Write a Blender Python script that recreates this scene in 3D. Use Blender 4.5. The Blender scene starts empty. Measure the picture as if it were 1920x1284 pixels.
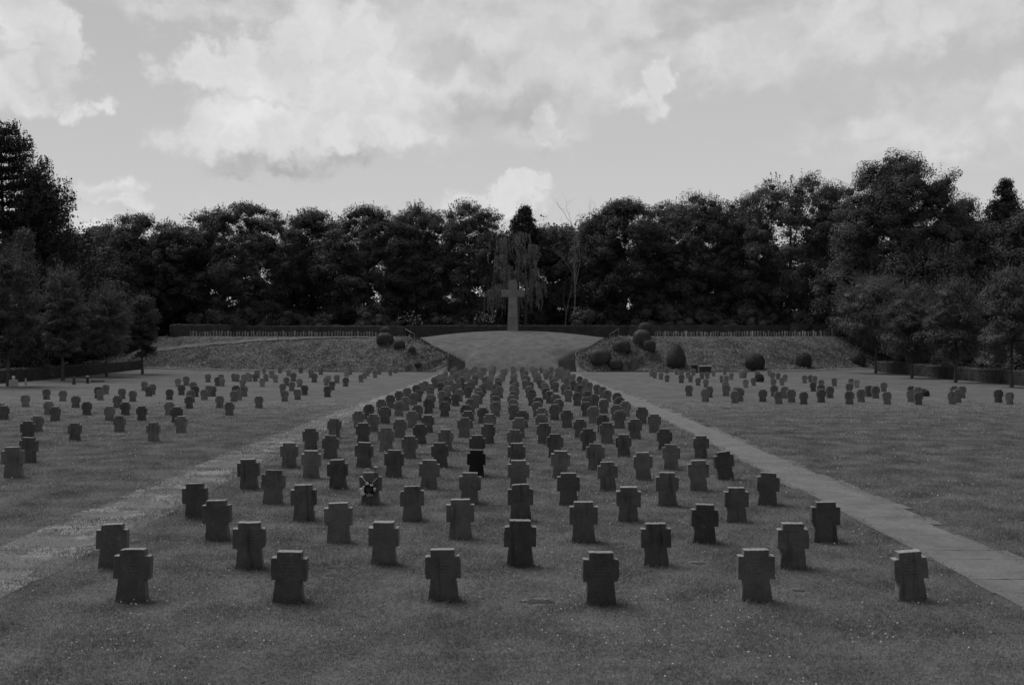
import bpy, bmesh, math, random
import numpy as np
from mathutils import Vector, Matrix

random.seed(7)
RNG = np.random.default_rng(11)
scene = bpy.context.scene
COL = scene.collection
R = math.radians
F = 1867.0            # focal length in photo pixels (35 mm on 36 mm)
CX, HOR = 960.0, 631.0
H = 3.73              # eye height

# ------------------------------------------------------------------ helpers
def smooth(a, b, x):
    t = np.clip((x - a) / (b - a), 0.0, 1.0)
    return t * t * (3 - 2 * t)

def tag(o, label=None, cat=None, group=None, kind=None):
    if label: o['label'] = label
    if cat: o['category'] = cat
    if group: o['group'] = group
    if kind: o['kind'] = kind
    return o

def mesh_np(name, verts, faces, mat=None, smooth_shade=False, mats=None, mat_idx=None):
    """faces: list of (N,k) int arrays (same k inside each array)."""
    if not isinstance(faces, list): faces = [faces]
    me = bpy.data.meshes.new(name)
    v = np.ascontiguousarray(verts, dtype=np.float32)
    me.vertices.add(len(v)); me.vertices.foreach_set('co', v.ravel())
    nl = sum(f.size for f in faces); nf = sum(len(f) for f in faces)
    me.loops.add(nl); me.polygons.add(nf)
    me.loops.foreach_set('vertex_index', np.concatenate([f.ravel() for f in faces]).astype(np.int32))
    tot = np.concatenate([np.full(len(f), f.shape[1], np.int32) for f in faces])
    start = np.concatenate([[0], np.cumsum(tot)[:-1]]).astype(np.int32)
    me.polygons.foreach_set('loop_start', start)
    me.polygons.foreach_set('loop_total', tot)
    me.polygons.foreach_set('use_smooth', np.full(nf, bool(smooth_shade)))
    for m in (mats or ([mat] if mat else [])): me.materials.append(m)
    if mat_idx is not None: me.polygons.foreach_set('material_index', np.asarray(mat_idx, np.int32))
    me.update(calc_edges=True); me.validate()
    return me

def link(name, me, parent=None, loc=None):
    o = bpy.data.objects.new(name, me); COL.objects.link(o)
    if parent: o.parent = parent
    if loc is not None: o.location = loc
    return o

def empty(name, loc, rz=0.0):
    o = bpy.data.objects.new(name, None); COL.objects.link(o)
    o.empty_display_size = 0.3
    o.location = loc; o.rotation_euler = (0, 0, rz)
    return o

class MB:
    """collects vertices and faces of any size into one mesh"""
    def __init__(s): s.v = []; s.f = {}; s.n = 0
    def add(s, v, f):
        v = np.asarray(v, float); f = np.asarray(f, int)
        s.v.append(v); s.f.setdefault(f.shape[1], []).append(f + s.n); s.n += len(v)
    def mesh(s, name, mat, smooth_shade=False):
        return mesh_np(name, np.concatenate(s.v), [np.concatenate(a) for a in s.f.values()], mat, smooth_shade)
    def box(s, c, size, rz=0.0, taper=(1, 1)):
        x, y, z = np.array(size) / 2.0
        v = np.array([[-x,-y,-z],[x,-y,-z],[x,y,-z],[-x,y,-z],[-x*taper[0],-y*taper[1],z],[x*taper[0],-y*taper[1],z],[x*taper[0],y*taper[1],z],[-x*taper[0],y*taper[1],z]])
        ca, sa = math.cos(rz), math.sin(rz)
        v = v @ np.array([[ca, sa, 0], [-sa, ca, 0], [0, 0, 1]]) + np.array(c)
        s.add(v, [[0,3,2,1],[4,5,6,7],[0,1,5,4],[1,2,6,5],[2,3,7,6],[3,0,4,7]])
    def tube(s, pts, rad, n=7):
        pts = np.asarray(pts, float); m = len(pts)
        rad = np.full(m, rad) if np.isscalar(rad) else np.asarray(rad, float)
        tn = np.gradient(pts, axis=0); tn /= np.linalg.norm(tn, axis=1)[:, None] + 1e-9
        up = np.tile([0.0, 0.0, 1.0], (m, 1)); up[np.abs(tn[:, 2]) > 0.9] = [1.0, 0, 0]
        a = np.cross(tn, up); a /= np.linalg.norm(a, axis=1)[:, None] + 1e-9
        b = np.cross(tn, a)
        th = np.linspace(0, 2 * np.pi, n, endpoint=False)
        ring = pts[:, None, :] + rad[:, None, None] * (np.cos(th)[None, :, None] * a[:, None, :] + np.sin(th)[None, :, None] * b[:, None, :])
        i = np.arange(m - 1)[:, None] * n; j = np.arange(n)[None, :]; k = (j + 1) % n
        f = np.stack([i + j, i + k, i + n + k, i + n + j], -1).reshape(-1, 4)
        s.add(ring.reshape(-1, 3), f)
        for e, o in ((0, 1), (m - 1, -1)):
            idx = e * n + np.arange(n)
            s.add(ring[e], [list(range(n))[::o]])
    def ball(s, c, r, nu=10, nv=7):
        r = np.array(r if hasattr(r, '__len__') else (r, r, r), float)
        ph = np.linspace(0, np.pi, nv + 1); th = np.linspace(0, 2 * np.pi, nu, endpoint=False)
        v = np.stack([np.sin(ph)[:, None] * np.cos(th), np.sin(ph)[:, None] * np.sin(th), np.cos(ph)[:, None] + 0 * th], -1).reshape(-1, 3) * r + np.array(c)
        i = np.arange(nv)[:, None] * nu; j = np.arange(nu)[None, :]; k = (j + 1) % nu
        s.add(v, np.stack([i + j, i + nu + j, i + nu + k, i + k], -1).reshape(-1, 4))

def wob(p, sc, seed=0.0):
    """cheap smooth pseudo noise, -1..1"""
    p = np.asarray(p) * sc + seed * 17.3
    x, y, z = p[..., 0], p[..., 1], p[..., 2]
    return (np.sin(x * 1.7 + np.sin(y * 1.3 + seed) * 1.4) + np.sin(y * 2.1 + np.sin(z * 1.7) * 1.3 + 1.7) + np.sin(z * 1.9 + np.sin(x * 2.3) * 1.2 + 4.1) + 0.6 * np.sin(x * 4.3 + y * 3.7) + 0.6 * np.sin(y * 4.9 - z * 4.1 + 2.0)) / 4.2

# ------------------------------------------------------------------ materials (all grey: a black and white place)
def new_mat(name):
    m = bpy.data.materials.new(name); m.use_nodes = True
    nt = m.node_tree; b = nt.nodes['Principled BSDF']
    b.inputs['Specular IOR Level'].default_value = 0.25
    return m, nt, b

def node(nt, t, **kw):
    n = nt.nodes.new(t)
    for k, v in kw.items(): setattr(n, k, v)
    return n

def math_n(nt, op, a, b=None, c=None, clamp=False):
    n = node(nt, 'ShaderNodeMath', operation=op); n.use_clamp = clamp
    for i, v in enumerate((a, b, c)):
        if v is None: continue
        if hasattr(v, 'node'): nt.links.new(v, n.inputs[i])
        else: n.inputs[i].default_value = v
    return n.outputs[0]

def noise_n(nt, vec, scale, detail=4.0, rough=0.55, w=None):
    n = node(nt, 'ShaderNodeTexNoise')
    n.inputs['Scale'].default_value = scale; n.inputs['Detail'].default_value = detail; n.inputs['Roughness'].default_value = rough
    if vec is not None: nt.links.new(vec, n.inputs['Vector'])
    return n.outputs['Fac']

def rng_n(nt, v, a, b, c, d, sm=True):
    n = node(nt, 'ShaderNodeMapRange'); n.interpolation_type = 'SMOOTHSTEP' if sm else 'LINEAR'
    nt.links.new(v, n.inputs['Value'])
    for k, x in zip(('From Min', 'From Max', 'To Min', 'To Max'), (a, b, c, d)): n.inputs[k].default_value = x
    return n.outputs[0]

def grey(nt, val, out):
    c = node(nt, 'ShaderNodeCombineColor')
    for i in range(3): nt.links.new(val, c.inputs[i])
    nt.links.new(c.outputs[0], out)

def bump(nt, b, h, strength, dist):
    n = node(nt, 'ShaderNodeBump'); n.inputs['Strength'].default_value = strength; n.inputs['Distance'].default_value = dist
    nt.links.new(h, n.inputs['Height']); nt.links.new(n.outputs[0], b.inputs['Normal'])

def simple_mat(name, val, var=0.25, scale=3.0, rough=0.85, bmp=0.0, per_object=0.0):
    m, nt, b = new_mat(name)
    tc = node(nt, 'ShaderNodeTexCoord').outputs['Object']
    n = noise_n(nt, tc, scale, 6.0, 0.6)
    v = rng_n(nt, n, 0.3, 0.7, val * (1 - var), val * (1 + var), False)
    if per_object:
        oi = node(nt, 'ShaderNodeObjectInfo').outputs['Random']
        v = math_n(nt, 'MULTIPLY', v, rng_n(nt, oi, 0, 1, 1 - per_object, 1 + per_object, False))
    grey(nt, v, b.inputs['Base Color'])
    b.inputs['Roughness'].default_value = rough
    if bmp: bump(nt, b, n, 0.6, bmp)
    return m

def leaf_mat(name, val, trans=0.25, var=0.35, per_object=0.15, scale=0.9):
    """leaves: colour differs from leaf cluster to leaf cluster, a little light comes through"""
    m, nt, b = new_mat(name)
    geo = node(nt, 'ShaderNodeNewGeometry')
    tc = node(nt, 'ShaderNodeTexCoord').outputs['Object']
    n = noise_n(nt, tc, scale, 3.0, 0.5)
    v = rng_n(nt, n, 0.3, 0.7, val * (1 - var), val * (1 + var), False)
    v = math_n(nt, 'MULTIPLY', v, rng_n(nt, geo.outputs['Random Per Island'], 0, 1, 0.84, 1.16, False))
    oi = node(nt, 'ShaderNodeObjectInfo').outputs['Random']
    v = math_n(nt, 'MULTIPLY', v, rng_n(nt, oi, 0, 1, 1 - per_object, 1 + per_object, False))
    c = node(nt, 'ShaderNodeCombineColor')
    for i in range(3): nt.links.new(v, c.inputs[i])
    nt.links.new(c.outputs[0], b.inputs['Base Color'])
    b.inputs['Roughness'].default_value = 0.6
    t = node(nt, 'ShaderNodeBsdfTranslucent'); nt.links.new(c.outputs[0], t.inputs['Color'])
    mx = node(nt, 'ShaderNodeMixShader'); mx.inputs[0].default_value = trans
    nt.links.new(b.outputs[0], mx.inputs[1]); nt.links.new(t.outputs[0], mx.inputs[2])
    nt.links.new(mx.outputs[0], nt.nodes['Material Output'].inputs['Surface'])
    return m

def ground_mat(name, val, rough_cover=False):
    m, nt, b = new_mat(name)
    tc = node(nt, 'ShaderNodeTexCoord').outputs['Object']
    a = noise_n(nt, tc, 0.10, 4.0, 0.6)
    c = noise_n(nt, tc, 0.9 if not rough_cover else 0.55, 5.0, 0.6)
    d = noise_n(nt, tc, 9.0 if not rough_cover else 3.0, 5.0, 0.7)
    v = math_n(nt, 'MULTIPLY', rng_n(nt, a, 0.3, 0.7, 0.86, 1.14, False), val)
    k = 0.27 if not rough_cover else 0.45
    v = math_n(nt, 'MULTIPLY', v, rng_n(nt, c, 0.3, 0.7, 1 - k, 1 + k, False))
    k = 0.32 if not rough_cover else 0.5
    v = math_n(nt, 'MULTIPLY', v, rng_n(nt, d, 0.3, 0.7, 1 - k, 1 + k, False))
    # thin worn spots where the dry ground shows
    w = rng_n(nt, noise_n(nt, tc, 0.45, 6.0, 0.7), 0.62, 0.72, 0.0, 0.35)
    v = math_n(nt, 'MULTIPLY', v, math_n(nt, 'SUBTRACT', 1.0, math_n(nt, 'MULTIPLY', w, 0.8 if not rough_cover else 1.2)))
    grey(nt, v, b.inputs['Base Color']); b.inputs['Roughness'].default_value = 0.95
    b.inputs['Specular IOR Level'].default_value = 0.1
    bump(nt, b, d, 0.8, 0.10 if not rough_cover else 0.25)
    return m

M_LAWN = ground_mat('mown_grass', 0.104)
M_BANK = ground_mat('bank_cover', 0.078, True)
M_SOIL = simple_mat('bare_soil', 0.03, 0.5, 14.0, 0.95, 0.03)
M_GRASS = leaf_mat('grass_blade', 0.192, 0.45, 0.42, 0.0)
M_PETAL = simple_mat('white_petal', 0.62, 0.1, 5.0)
M_COVER = leaf_mat('ground_cover_leaf', 0.135, 0.25, 0.6, 0.0, 0.3)
M_LEAF = leaf_mat('tree_leaf', 0.055, 0.15, 0.4, 0.3)
M_LEAF_PALE = leaf_mat('pale_tree_leaf', 0.075, 0.25, 0.35, 0.15)
M_LEAF_YOUNG = leaf_mat('young_tree_leaf', 0.072, 0.2, 0.35, 0.25)
M_NEEDLE = leaf_mat('pine_needle', 0.026, 0.08, 0.3, 0.15)
M_WILLOW = leaf_mat('willow_leaf', 0.12, 0.3, 0.3, 0.0)
M_HEDGE = leaf_mat('hedge_leaf', 0.046, 0.1, 0.3, 0.15)
M_BOX = leaf_mat('clipped_leaf', 0.05, 0.1, 0.25, 0.15)
M_HEDGE_PALE = leaf_mat('pale_hedge_leaf', 0.06, 0.1, 0.3, 0.0)
M_BARK = simple_mat('bark', 0.05, 0.4, 5.0, 0.95, 0.03)
M_BARK_YOUNG = simple_mat('young_bark', 0.055, 0.3, 6.0, 0.95, 0.02)
M_BIRCH = simple_mat('birch_bark', 0.16, 0.4, 2.0, 0.85)
M_CROSS = simple_mat('monument_stone', 0.17, 0.22, 0.9, 0.9, 0.01)
M_CROSS_DARK = simple_mat('mossy_monument_stone', 0.15, 0.3, 1.5, 0.9, 0.01)
M_STEP = simple_mat('step_stone', 0.065, 0.3, 2.0, 0.9, 0.01)
M_KERB = simple_mat('pale_kerb_stone', 0.34, 0.25, 2.5, 0.9)
M_KERB_DARK = simple_mat('dark_kerb_stone', 0.06, 0.3, 2.5, 0.9)
M_RAIL = simple_mat('rail_metal', 0.24, 0.1, 4.0, 0.45)
M_MARK = simple_mat('terrace_stone', 0.19, 0.25, 4.0, 0.9, 0.0, 0.3)
M_PALE = simple_mat('pale_stone', 0.30, 0.2, 6.0, 0.9)
M_DARK = simple_mat('dark_metal', 0.03, 0.2, 6.0, 0.6)
M_INK = simple_mat('engraved_line', 0.028, 0.3, 20.0, 0.95)
M_GLASS = simple_mat('lantern_glass', 0.22, 0.2, 8.0, 0.2)
M_RIBBON = simple_mat('ribbon', 0.5, 0.15, 20.0, 0.7)

def stone_mat():
    m, nt, b = new_mat('weathered_stone')
    tc = node(nt, 'ShaderNodeTexCoord').outputs['Object']
    oi = node(nt, 'ShaderNodeObjectInfo').outputs['Random']
    off = math_n(nt, 'MULTIPLY', oi, 97.0)
    mp = node(nt, 'ShaderNodeVectorMath', operation='ADD')
    cb = node(nt, 'ShaderNodeCombineXYZ'); [nt.links.new(off, cb.inputs[i]) for i in range(3)]
    nt.links.new(tc, mp.inputs[0]); nt.links.new(cb.outputs[0], mp.inputs[1])
    vec = mp.outputs[0]
    base = rng_n(nt, oi, 0, 1, 0.070, 0.148, False)
    n1 = noise_n(nt, vec, 3.0, 6.0, 0.65); n2 = noise_n(nt, vec, 22.0, 5.0, 0.7)
    v = math_n(nt, 'MULTIPLY', base, rng_n(nt, n1, 0.25, 0.75, 0.62, 1.38, False))
    v = math_n(nt, 'MULTIPLY', v, rng_n(nt, n2, 0.3, 0.7, 0.85, 1.15, False))
    st = node(nt, 'ShaderNodeMapping'); st.inputs['Scale'].default_value = (9.0, 3.0, 1.1)
    nt.links.new(vec, st.inputs['Vector'])
    streak = rng_n(nt, noise_n(nt, st.outputs[0], 1.0, 3.0, 0.5), 0.55, 0.72, 1.0, 0.6)      # rain streaks
    v = math_n(nt, 'MULTIPLY', v, streak)
    lich = rng_n(nt, noise_n(nt, vec, 6.5, 5.0, 0.75), 0.62, 0.74, 0.0, 0.075)              # pale lichen
    v = math_n(nt, 'ADD', v, lich)
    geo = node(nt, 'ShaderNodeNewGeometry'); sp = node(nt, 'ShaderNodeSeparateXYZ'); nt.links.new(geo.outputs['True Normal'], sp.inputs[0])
    topm = rng_n(nt, sp.outputs[2], 0.6, 0.9, 0.0, 0.10)                                     # flat tops painted paler: sky-lit brightness put into the colour, with lichen mottling
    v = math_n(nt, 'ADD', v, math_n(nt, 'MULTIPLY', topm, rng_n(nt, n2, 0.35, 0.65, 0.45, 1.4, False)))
    # faint worn engraved lines on the front face
    ts = node(nt, 'ShaderNodeSeparateXYZ'); nt.links.new(tc, ts.inputs[0])
    zl = math_n(nt, 'MULTIPLY', ts.outputs[2], 1 / 0.047); fr = math_n(nt, 'FRACT', zl); fl = math_n(nt, 'FLOOR', zl)
    row = math_n(nt, 'MULTIPLY', rng_n(nt, fr, 0.3, 0.36, 0, 1), rng_n(nt, fr, 0.74, 0.8, 1, 0))
    lv = node(nt, 'ShaderNodeCombineXYZ'); nt.links.new(math_n(nt, 'ADD', math_n(nt, 'MULTIPLY', ts.outputs[0], 1.0), math_n(nt, 'MULTIPLY', fl, 3.7)), lv.inputs[0]); nt.links.new(math_n(nt, 'MULTIPLY', ts.outputs[2], 0.6), lv.inputs[1]); nt.links.new(off, lv.inputs[2])
    let = rng_n(nt, noise_n(nt, lv.outputs[0], 95.0, 1.0, 0.4), 0.48, 0.56, 0, 1)
    wid = math_n(nt, 'ADD', 0.07, math_n(nt, 'MULTIPLY', math_n(nt, 'FRACT', math_n(nt, 'MULTIPLY', math_n(nt, 'ADD', fl, off), 0.37)), 0.06))
    inx = math_n(nt, 'LESS_THAN', math_n(nt, 'ABSOLUTE', ts.outputs[0]), wid)
    inz = math_n(nt, 'MULTIPLY', math_n(nt, 'GREATER_THAN', ts.outputs[2], 0.36), math_n(nt, 'LESS_THAN', ts.outputs[2], 0.60))
    fy = math_n(nt, 'LESS_THAN', ts.outputs[1], -0.072)
    eng = math_n(nt, 'MULTIPLY', math_n(nt, 'MULTIPLY', math_n(nt, 'MULTIPLY', row, let), math_n(nt, 'MULTIPLY', inx, inz)), fy)
    v = math_n(nt, 'MULTIPLY', v, math_n(nt, 'SUBTRACT', 1.0, math_n(nt, 'MULTIPLY', eng, 0.38)))
    grey(nt, v, b.inputs['Base Color']); b.inputs['Roughness'].default_value = 0.9
    bump(nt, b, n2, 0.5, 0.012)
    return m
M_STONE = stone_mat()

def slab_mat(name, overgrown):
    m, nt, b = new_mat(name)
    tc = node(nt, 'ShaderNodeTexCoord').outputs['Object']
    geo = node(nt, 'ShaderNodeNewGeometry')
    n1 = noise_n(nt, tc, 1.3, 6.0, 0.65); n2 = noise_n(nt, tc, 14.0, 5.0, 0.7)
    v = math_n(nt, 'MULTIPLY', rng_n(nt, n1, 0.3, 0.7, 0.14, 0.20, False) if overgrown else rng_n(nt, n1, 0.3, 0.7, 0.095, 0.145, False), rng_n(nt, n2, 0.3, 0.7, 0.8, 1.2, False))
    v = math_n(nt, 'MULTIPLY', v, rng_n(nt, geo.outputs['Random Per Island'], 0, 1, 0.95, 1.05, False))
    st = node(nt, 'ShaderNodeMapping'); st.inputs['Scale'].default_value = (1.0, 1.0, 1.0); nt.links.new(tc, st.inputs['Vector'])
    g = rng_n(nt, noise_n(nt, st.outputs[0], 0.9 if overgrown else 0.7, 8.0, 0.72), 0.44 if overgrown else 0.55, 0.50 if overgrown else 0.68, 0.0, 0.7 if overgrown else 0.6)
    mx = math_n(nt, 'ADD', math_n(nt, 'MULTIPLY', v, math_n(nt, 'SUBTRACT', 1.0, g)), math_n(nt, 'MULTIPLY', g, rng_n(nt, n2, 0.3, 0.7, 0.05, 0.10, False)))
    grey(nt, mx, b.inputs['Base Color']); b.inputs['Roughness'].default_value = 0.92
    bump(nt, b, n2, 0.5, 0.03)
    return m
M_SLAB = slab_mat('path_slab', False)
M_SLAB_OLD = slab_mat('overgrown_path_slab', True)

# ------------------------------------------------------------------ the lie of the land
STAIR = np.array([[6.6, 117.4], [6.65, 120.6], [8.5, 122.6], [10.8, 124.4], [12.7, 126.6]])   # mirrored for the left one
SEG = np.linalg.norm(np.diff(STAIR, axis=0), axis=1); CUM = np.concatenate([[0], np.cumsum(SEG)]); SLEN = CUM[-1]
TERR = 3.66
def y0(x):
    x = np.asarray(x, float)
    l = np.clip(-x - 17, 0, 60); r = np.clip(x - 25, 0, 60)
    return 118.0 + 0.014 * l ** 2 + 0.0245 * r ** 2

def lawn_z(y):
    return -0.45 * smooth(32, 105, np.asarray(y, float))

def stair_near(x, y):
    """distance to the stair line (either side) and height along it"""
    ax = np.abs(x)
    best = np.full(np.shape(ax), 1e9); h = np.zeros(np.shape(ax))
    for i in range(len(SEG)):
        p, q = STAIR[i], STAIR[i + 1]; d = q - p
        t = np.clip(((ax - p[0]) * d[0] + (y - p[1]) * d[1]) / (SEG[i] ** 2), 0, 1)
        dd = np.hypot(ax - p[0] - t * d[0], y - p[1] - t * d[1])
        m = dd < best
        best = np.where(m, dd, best); h = np.where(m, (CUM[i] + t * SEG[i]) / SLEN, h)
    return best, h

def terrain(x, y):
    x = np.asarray(x, float); y = np.asarray(y, float)
    low = lawn_z(y)
    t = np.clip((y - y0(x)) / 12.0, 0, 1)
    side = low + (TERR - low) * (0.35 * t + 0.65 * smooth(0, 1, t)) + 0.10 * smooth(130, 142, y)
    side = side + np.where((t > 0) & (t < 1), 0.10 * wob(np.stack([x, y, 0 * x], -1), 0.45), 0) * np.clip(t * 6, 0, 1) * np.clip((1 - t) * 6, 0, 1)
    tc = np.clip((y - 118.0) / 17.0, 0, 1)
    crest = 4.52 - 0.0062 * x ** 2
    mid = low + (crest - low) * np.sin(tc * np.pi / 2) ** 0.8 - 0.35 * smooth(136, 142, y)
    d, h = stair_near(x, y)
    line = -0.45 + (TERR + 0.45) * h
    side = np.where((y > 117.0) & (d < 6), np.maximum(side, np.minimum(line + 0.5 - 0.45 * np.maximum(d - 1.0, 0), TERR)), side)
    # which side of the stair line: inside = mound
    edge = np.interp(y, [110, 117.4, 120.6, 122.6, 124.4, 126.6, 140], [6.5, 6.6, 6.65, 8.5, 10.8, 12.7, 13.5])
    mid = np.where((y > 117.0) & (d < 5) & (y < 127.5), np.minimum(mid, line + 0.2 + 0.5 * np.maximum(d - 1.0, 0)), mid)
    w = smooth(edge + 0.5, edge - 0.5, np.abs(x))
    w = np.where(y > 126.6, smooth(edge + 4.0, edge - 4.0, np.abs(x)), w)
    z = side * (1 - w) + mid * w
    d, h = stair_near(x, y)
    sz = -0.45 + (TERR + 0.45) * h - 0.32
    k = smooth(1.08, 0.9, d)
    z = np.where(y > 117.0, z * (1 - k) + np.minimum(z, sz) * k, z)
    z = z + np.where(y > 135, 0.0, 0.0)
    return z

def tz(x, y): return float(terrain(np.array(x), np.array(y)))

def px_ground(px, py):
    """the point of the land seen at a photo pixel"""
    ys = np.arange(8, 150, 0.05)
    xs = (px - CX) / F * ys
    zr = H + (HOR - py) / F * ys
    hit = np.nonzero(terrain(xs, ys) >= zr)[0]
    i = hit[0] if len(hit) else len(ys) - 1
    return float(xs[i]), float(ys[i]), float(terrain(xs[i], ys[i]))

def px_at(px, py, Y): return ((px - CX) / F * Y, Y, H + (HOR - py) / F * Y)

xs = np.unique(np.round(np.concatenate([[-1600, -900, -500, -300, -200, -150, -120], np.arange(-100, -16, 1.0), np.arange(-16, 16.01, 0.25), np.arange(17, 101, 1.0), [120, 150, 200, 300, 500, 900, 1600]]), 3))
ys = np.unique(np.round(np.concatenate([[-600, -250, -100, -60, -30], np.arange(-20, 100, 2.0), np.arange(100, 116, 1.0), np.arange(116, 130, 0.25), np.arange(130, 160, 1.0), [165, 175, 190, 220, 300, 500, 1000, 2000]]), 3))
GX, GY = np.meshgrid(xs, ys)
GZ = terrain(GX, GY)
V = np.stack([GX, GY, GZ], -1).reshape(-1, 3)
nx = len(xs); i = np.arange(len(ys) - 1)[:, None] * nx; j = np.arange(nx - 1)[None, :]
Fq = np.stack([i + j, i + j + 1, i + nx + j + 1, i + nx + j], -1).reshape(-1, 4)
cen = V[Fq].mean(1)
edge = np.interp(cen[:, 1], [110, 117.4, 120.6, 122.6, 124.4, 126.6, 140], [6.5, 6.6, 6.65, 8.5, 10.8, 12.7, 13.5])
bank = (cen[:, 1] > y0(cen[:, 0])) & (cen[:, 1] < y0(cen[:, 0]) + 11.6) & (np.abs(cen[:, 0]) > edge) & (np.abs(cen[:, 0]) < 75)
wood = cen[:, 1] > 143.5
g = link('ground', mesh_np('ground', V, Fq, mats=[M_LAWN, M_BANK], mat_idx=np.where(bank | wood, 1, 0), smooth_shade=True))
tag(g, kind='structure')

# ------------------------------------------------------------------ leaves in numpy
def quads(c, n, size, aspect=0.62, rng=RNG):
    """one rhombic leaf per centre c, facing n"""
    N = len(c)
    n = n / (np.linalg.norm(n, axis=1)[:, None] + 1e-9)
    r = rng.normal(size=(N, 3))
    a = np.cross(n, r); a /= np.linalg.norm(a, axis=1)[:, None] + 1e-9
    b = np.cross(n, a)
    s = (size if np.ndim(size) else np.full(N, size))[:, None] * rng.uniform(0.65, 1.35, (N, 1)) * 0.5
    v = np.stack([c - a * s, c - b * s * aspect, c + a * s, c + b * s * aspect], 1).reshape(-1, 3)
    f = np.arange(4 * N).reshape(N, 4)
    return v, f

def clump_leaves(cc, rad, per, rng, flat=0.7, jitter=0.25):
    """sprays of leaves: every clump an uneven, tilted, flattened cloud, fuller on top"""
    k = len(cc)
    d = rng.normal(size=(k, per, 3)); d[..., 2] = d[..., 2] * 0.9 + 0.2
    d /= np.linalg.norm(d, axis=2)[..., None]
    rr = rad[:, None, None] * (0.30 + 0.95 * rng.random((k, per, 1)) ** 0.55)
    rr = rr * (1 + 0.45 * wob(d + rng.normal(size=(k, 1, 3)) * 3, 2.3)[..., None])            # lobes and notches
    rr = np.minimum(rr, rad[:, None, None] * 1.12)
    st = np.stack([rng.uniform(0.75, 1.5, k), rng.uniform(0.75, 1.5, k), rng.uniform(0.65, 1.2, k) * flat], -1)[:, None, :]
    q = d * rr * st
    ty = rng.normal(size=(k, 1)) * 0.3; q[..., 2] += ty * q[..., 0] + rng.normal(size=(k, 1)) * 0.2 * q[..., 1]   # tilt of the spray
    p = cc[:, None, :] + q
    n = d * 0.8 + rng.normal(size=d.shape) * 0.35 + np.array([0, 0, 0.55])
    return p.reshape(-1, 3), n.reshape(-1, 3)

def crown_points(rx, ry, z0, z1, n, rng, shape='round', hollow=0.55, power=1.0):
    """clump centres in the outer part of a crown"""
    lo = {'round': 0.5, 'egg': 0.42, 'fan': 0.58, 'cone': 0.2}[shape]
    up = {'round': 2.5, 'egg': 2.1, 'fan': 2.6, 'cone': 1.25}[shape]
    seed = rng.random() * 50
    out = []
    while len(out) < n:
        t = rng.random()
        r = (1 - ((lo - t) / lo) ** 2.6) ** 0.5 if t < lo else (1 - ((t - lo) / (1 - lo)) ** up) ** 0.62
        if rng.random() > 0.25 + 0.75 * r: continue
        a = rng.random() * 2 * np.pi
        d = np.array([np.cos(a) * r, np.sin(a) * r, 2 * t - 1])
        bumpy = 1 + 0.13 * float(wob(d, 2.2, seed))
        inner = hollow * (1 - smooth(0.3, 0.85, t))
        f = inner + (1 - inner) * rng.random() ** 0.55
        out.append([d[0] * f * rx * bumpy, d[1] * f * ry * bumpy, z0 + (z1 - z0) * (0.5 + d[2] * 0.5 * (1 + 0.07 * float(wob(d, 3.1, seed + 3))))])
    return np.array(out)

def cores(cc, rad, flat, rng, k=0.78, nu=9, nv=6):
    """the dense inner leaf mass of each clump"""
    ph = np.linspace(0, np.pi, nv + 1); th = np.linspace(0, 2 * np.pi, nu, endpoint=False)
    u = np.stack([np.sin(ph)[:, None] * np.cos(th), np.sin(ph)[:, None] * np.sin(th), np.cos(ph)[:, None] + 0 * th], -1).reshape(-1, 3)
    v = cc[:, None, :] + u[None] * (rad * k)[:, None, None] * np.array([1, 1, flat]) * rng.uniform(0.85, 1.15, (len(cc), len(u), 1))
    i = np.arange(nv)[:, None] * nu; j = np.arange(nu)[None, :]; q = (j + 1) % nu
    f = np.stack([i + j, i + nu + j, i + nu + q, i + q], -1).reshape(-1, 4)
    f = (f[None] + (np.arange(len(cc)) * len(u))[:, None, None]).reshape(-1, 4)
    return v.reshape(-1, 3), f

def trunk_mesh(name, h, r, targets, rng, mat, lean=0.3):
    mb = MB()
    m = 7
    t = np.linspace(0, 1, m)
    ax = np.cumsum(rng.normal(scale=lean * 0.12 * r * 3, size=(m, 2)), axis=0); ax[0] = 0
    pts = np.stack([ax[:, 0], ax[:, 1], -0.25 + t * (h + 0.25)], -1)
    rad = r * (1 - 0.75 * t); rad[0] *= 1.45; rad[1] *= 1.05
    mb.tube(pts, rad, 9)
    for q in targets:
        s = rng.uniform(0.3, 0.9); k = s * (m - 1); i0 = int(k); p0 = pts[i0] + (pts[min(i0 + 1, m - 1)] - pts[i0]) * (k - i0)
        if q[2] < p0[2] + 0.2: p0 = p0 * [1, 1, 0] + [0, 0, max(0.2 * h, q[2] - 0.6)]
        r0 = r * (1 - 0.75 * s) * 0.55
        mid = p0 * 0.5 + q * 0.5 + rng.normal(scale=0.05 * h * 0.4, size=3)
        tt = np.linspace(0, 1, 6)[:, None]
        c = (1 - tt) ** 2 * p0 + 2 * tt * (1 - tt) * mid + tt ** 2 * q
        mb.tube(c, r0 * np.linspace(1, 0.15, 6), 6)
    return mb.mesh(name, mat, True)

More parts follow.
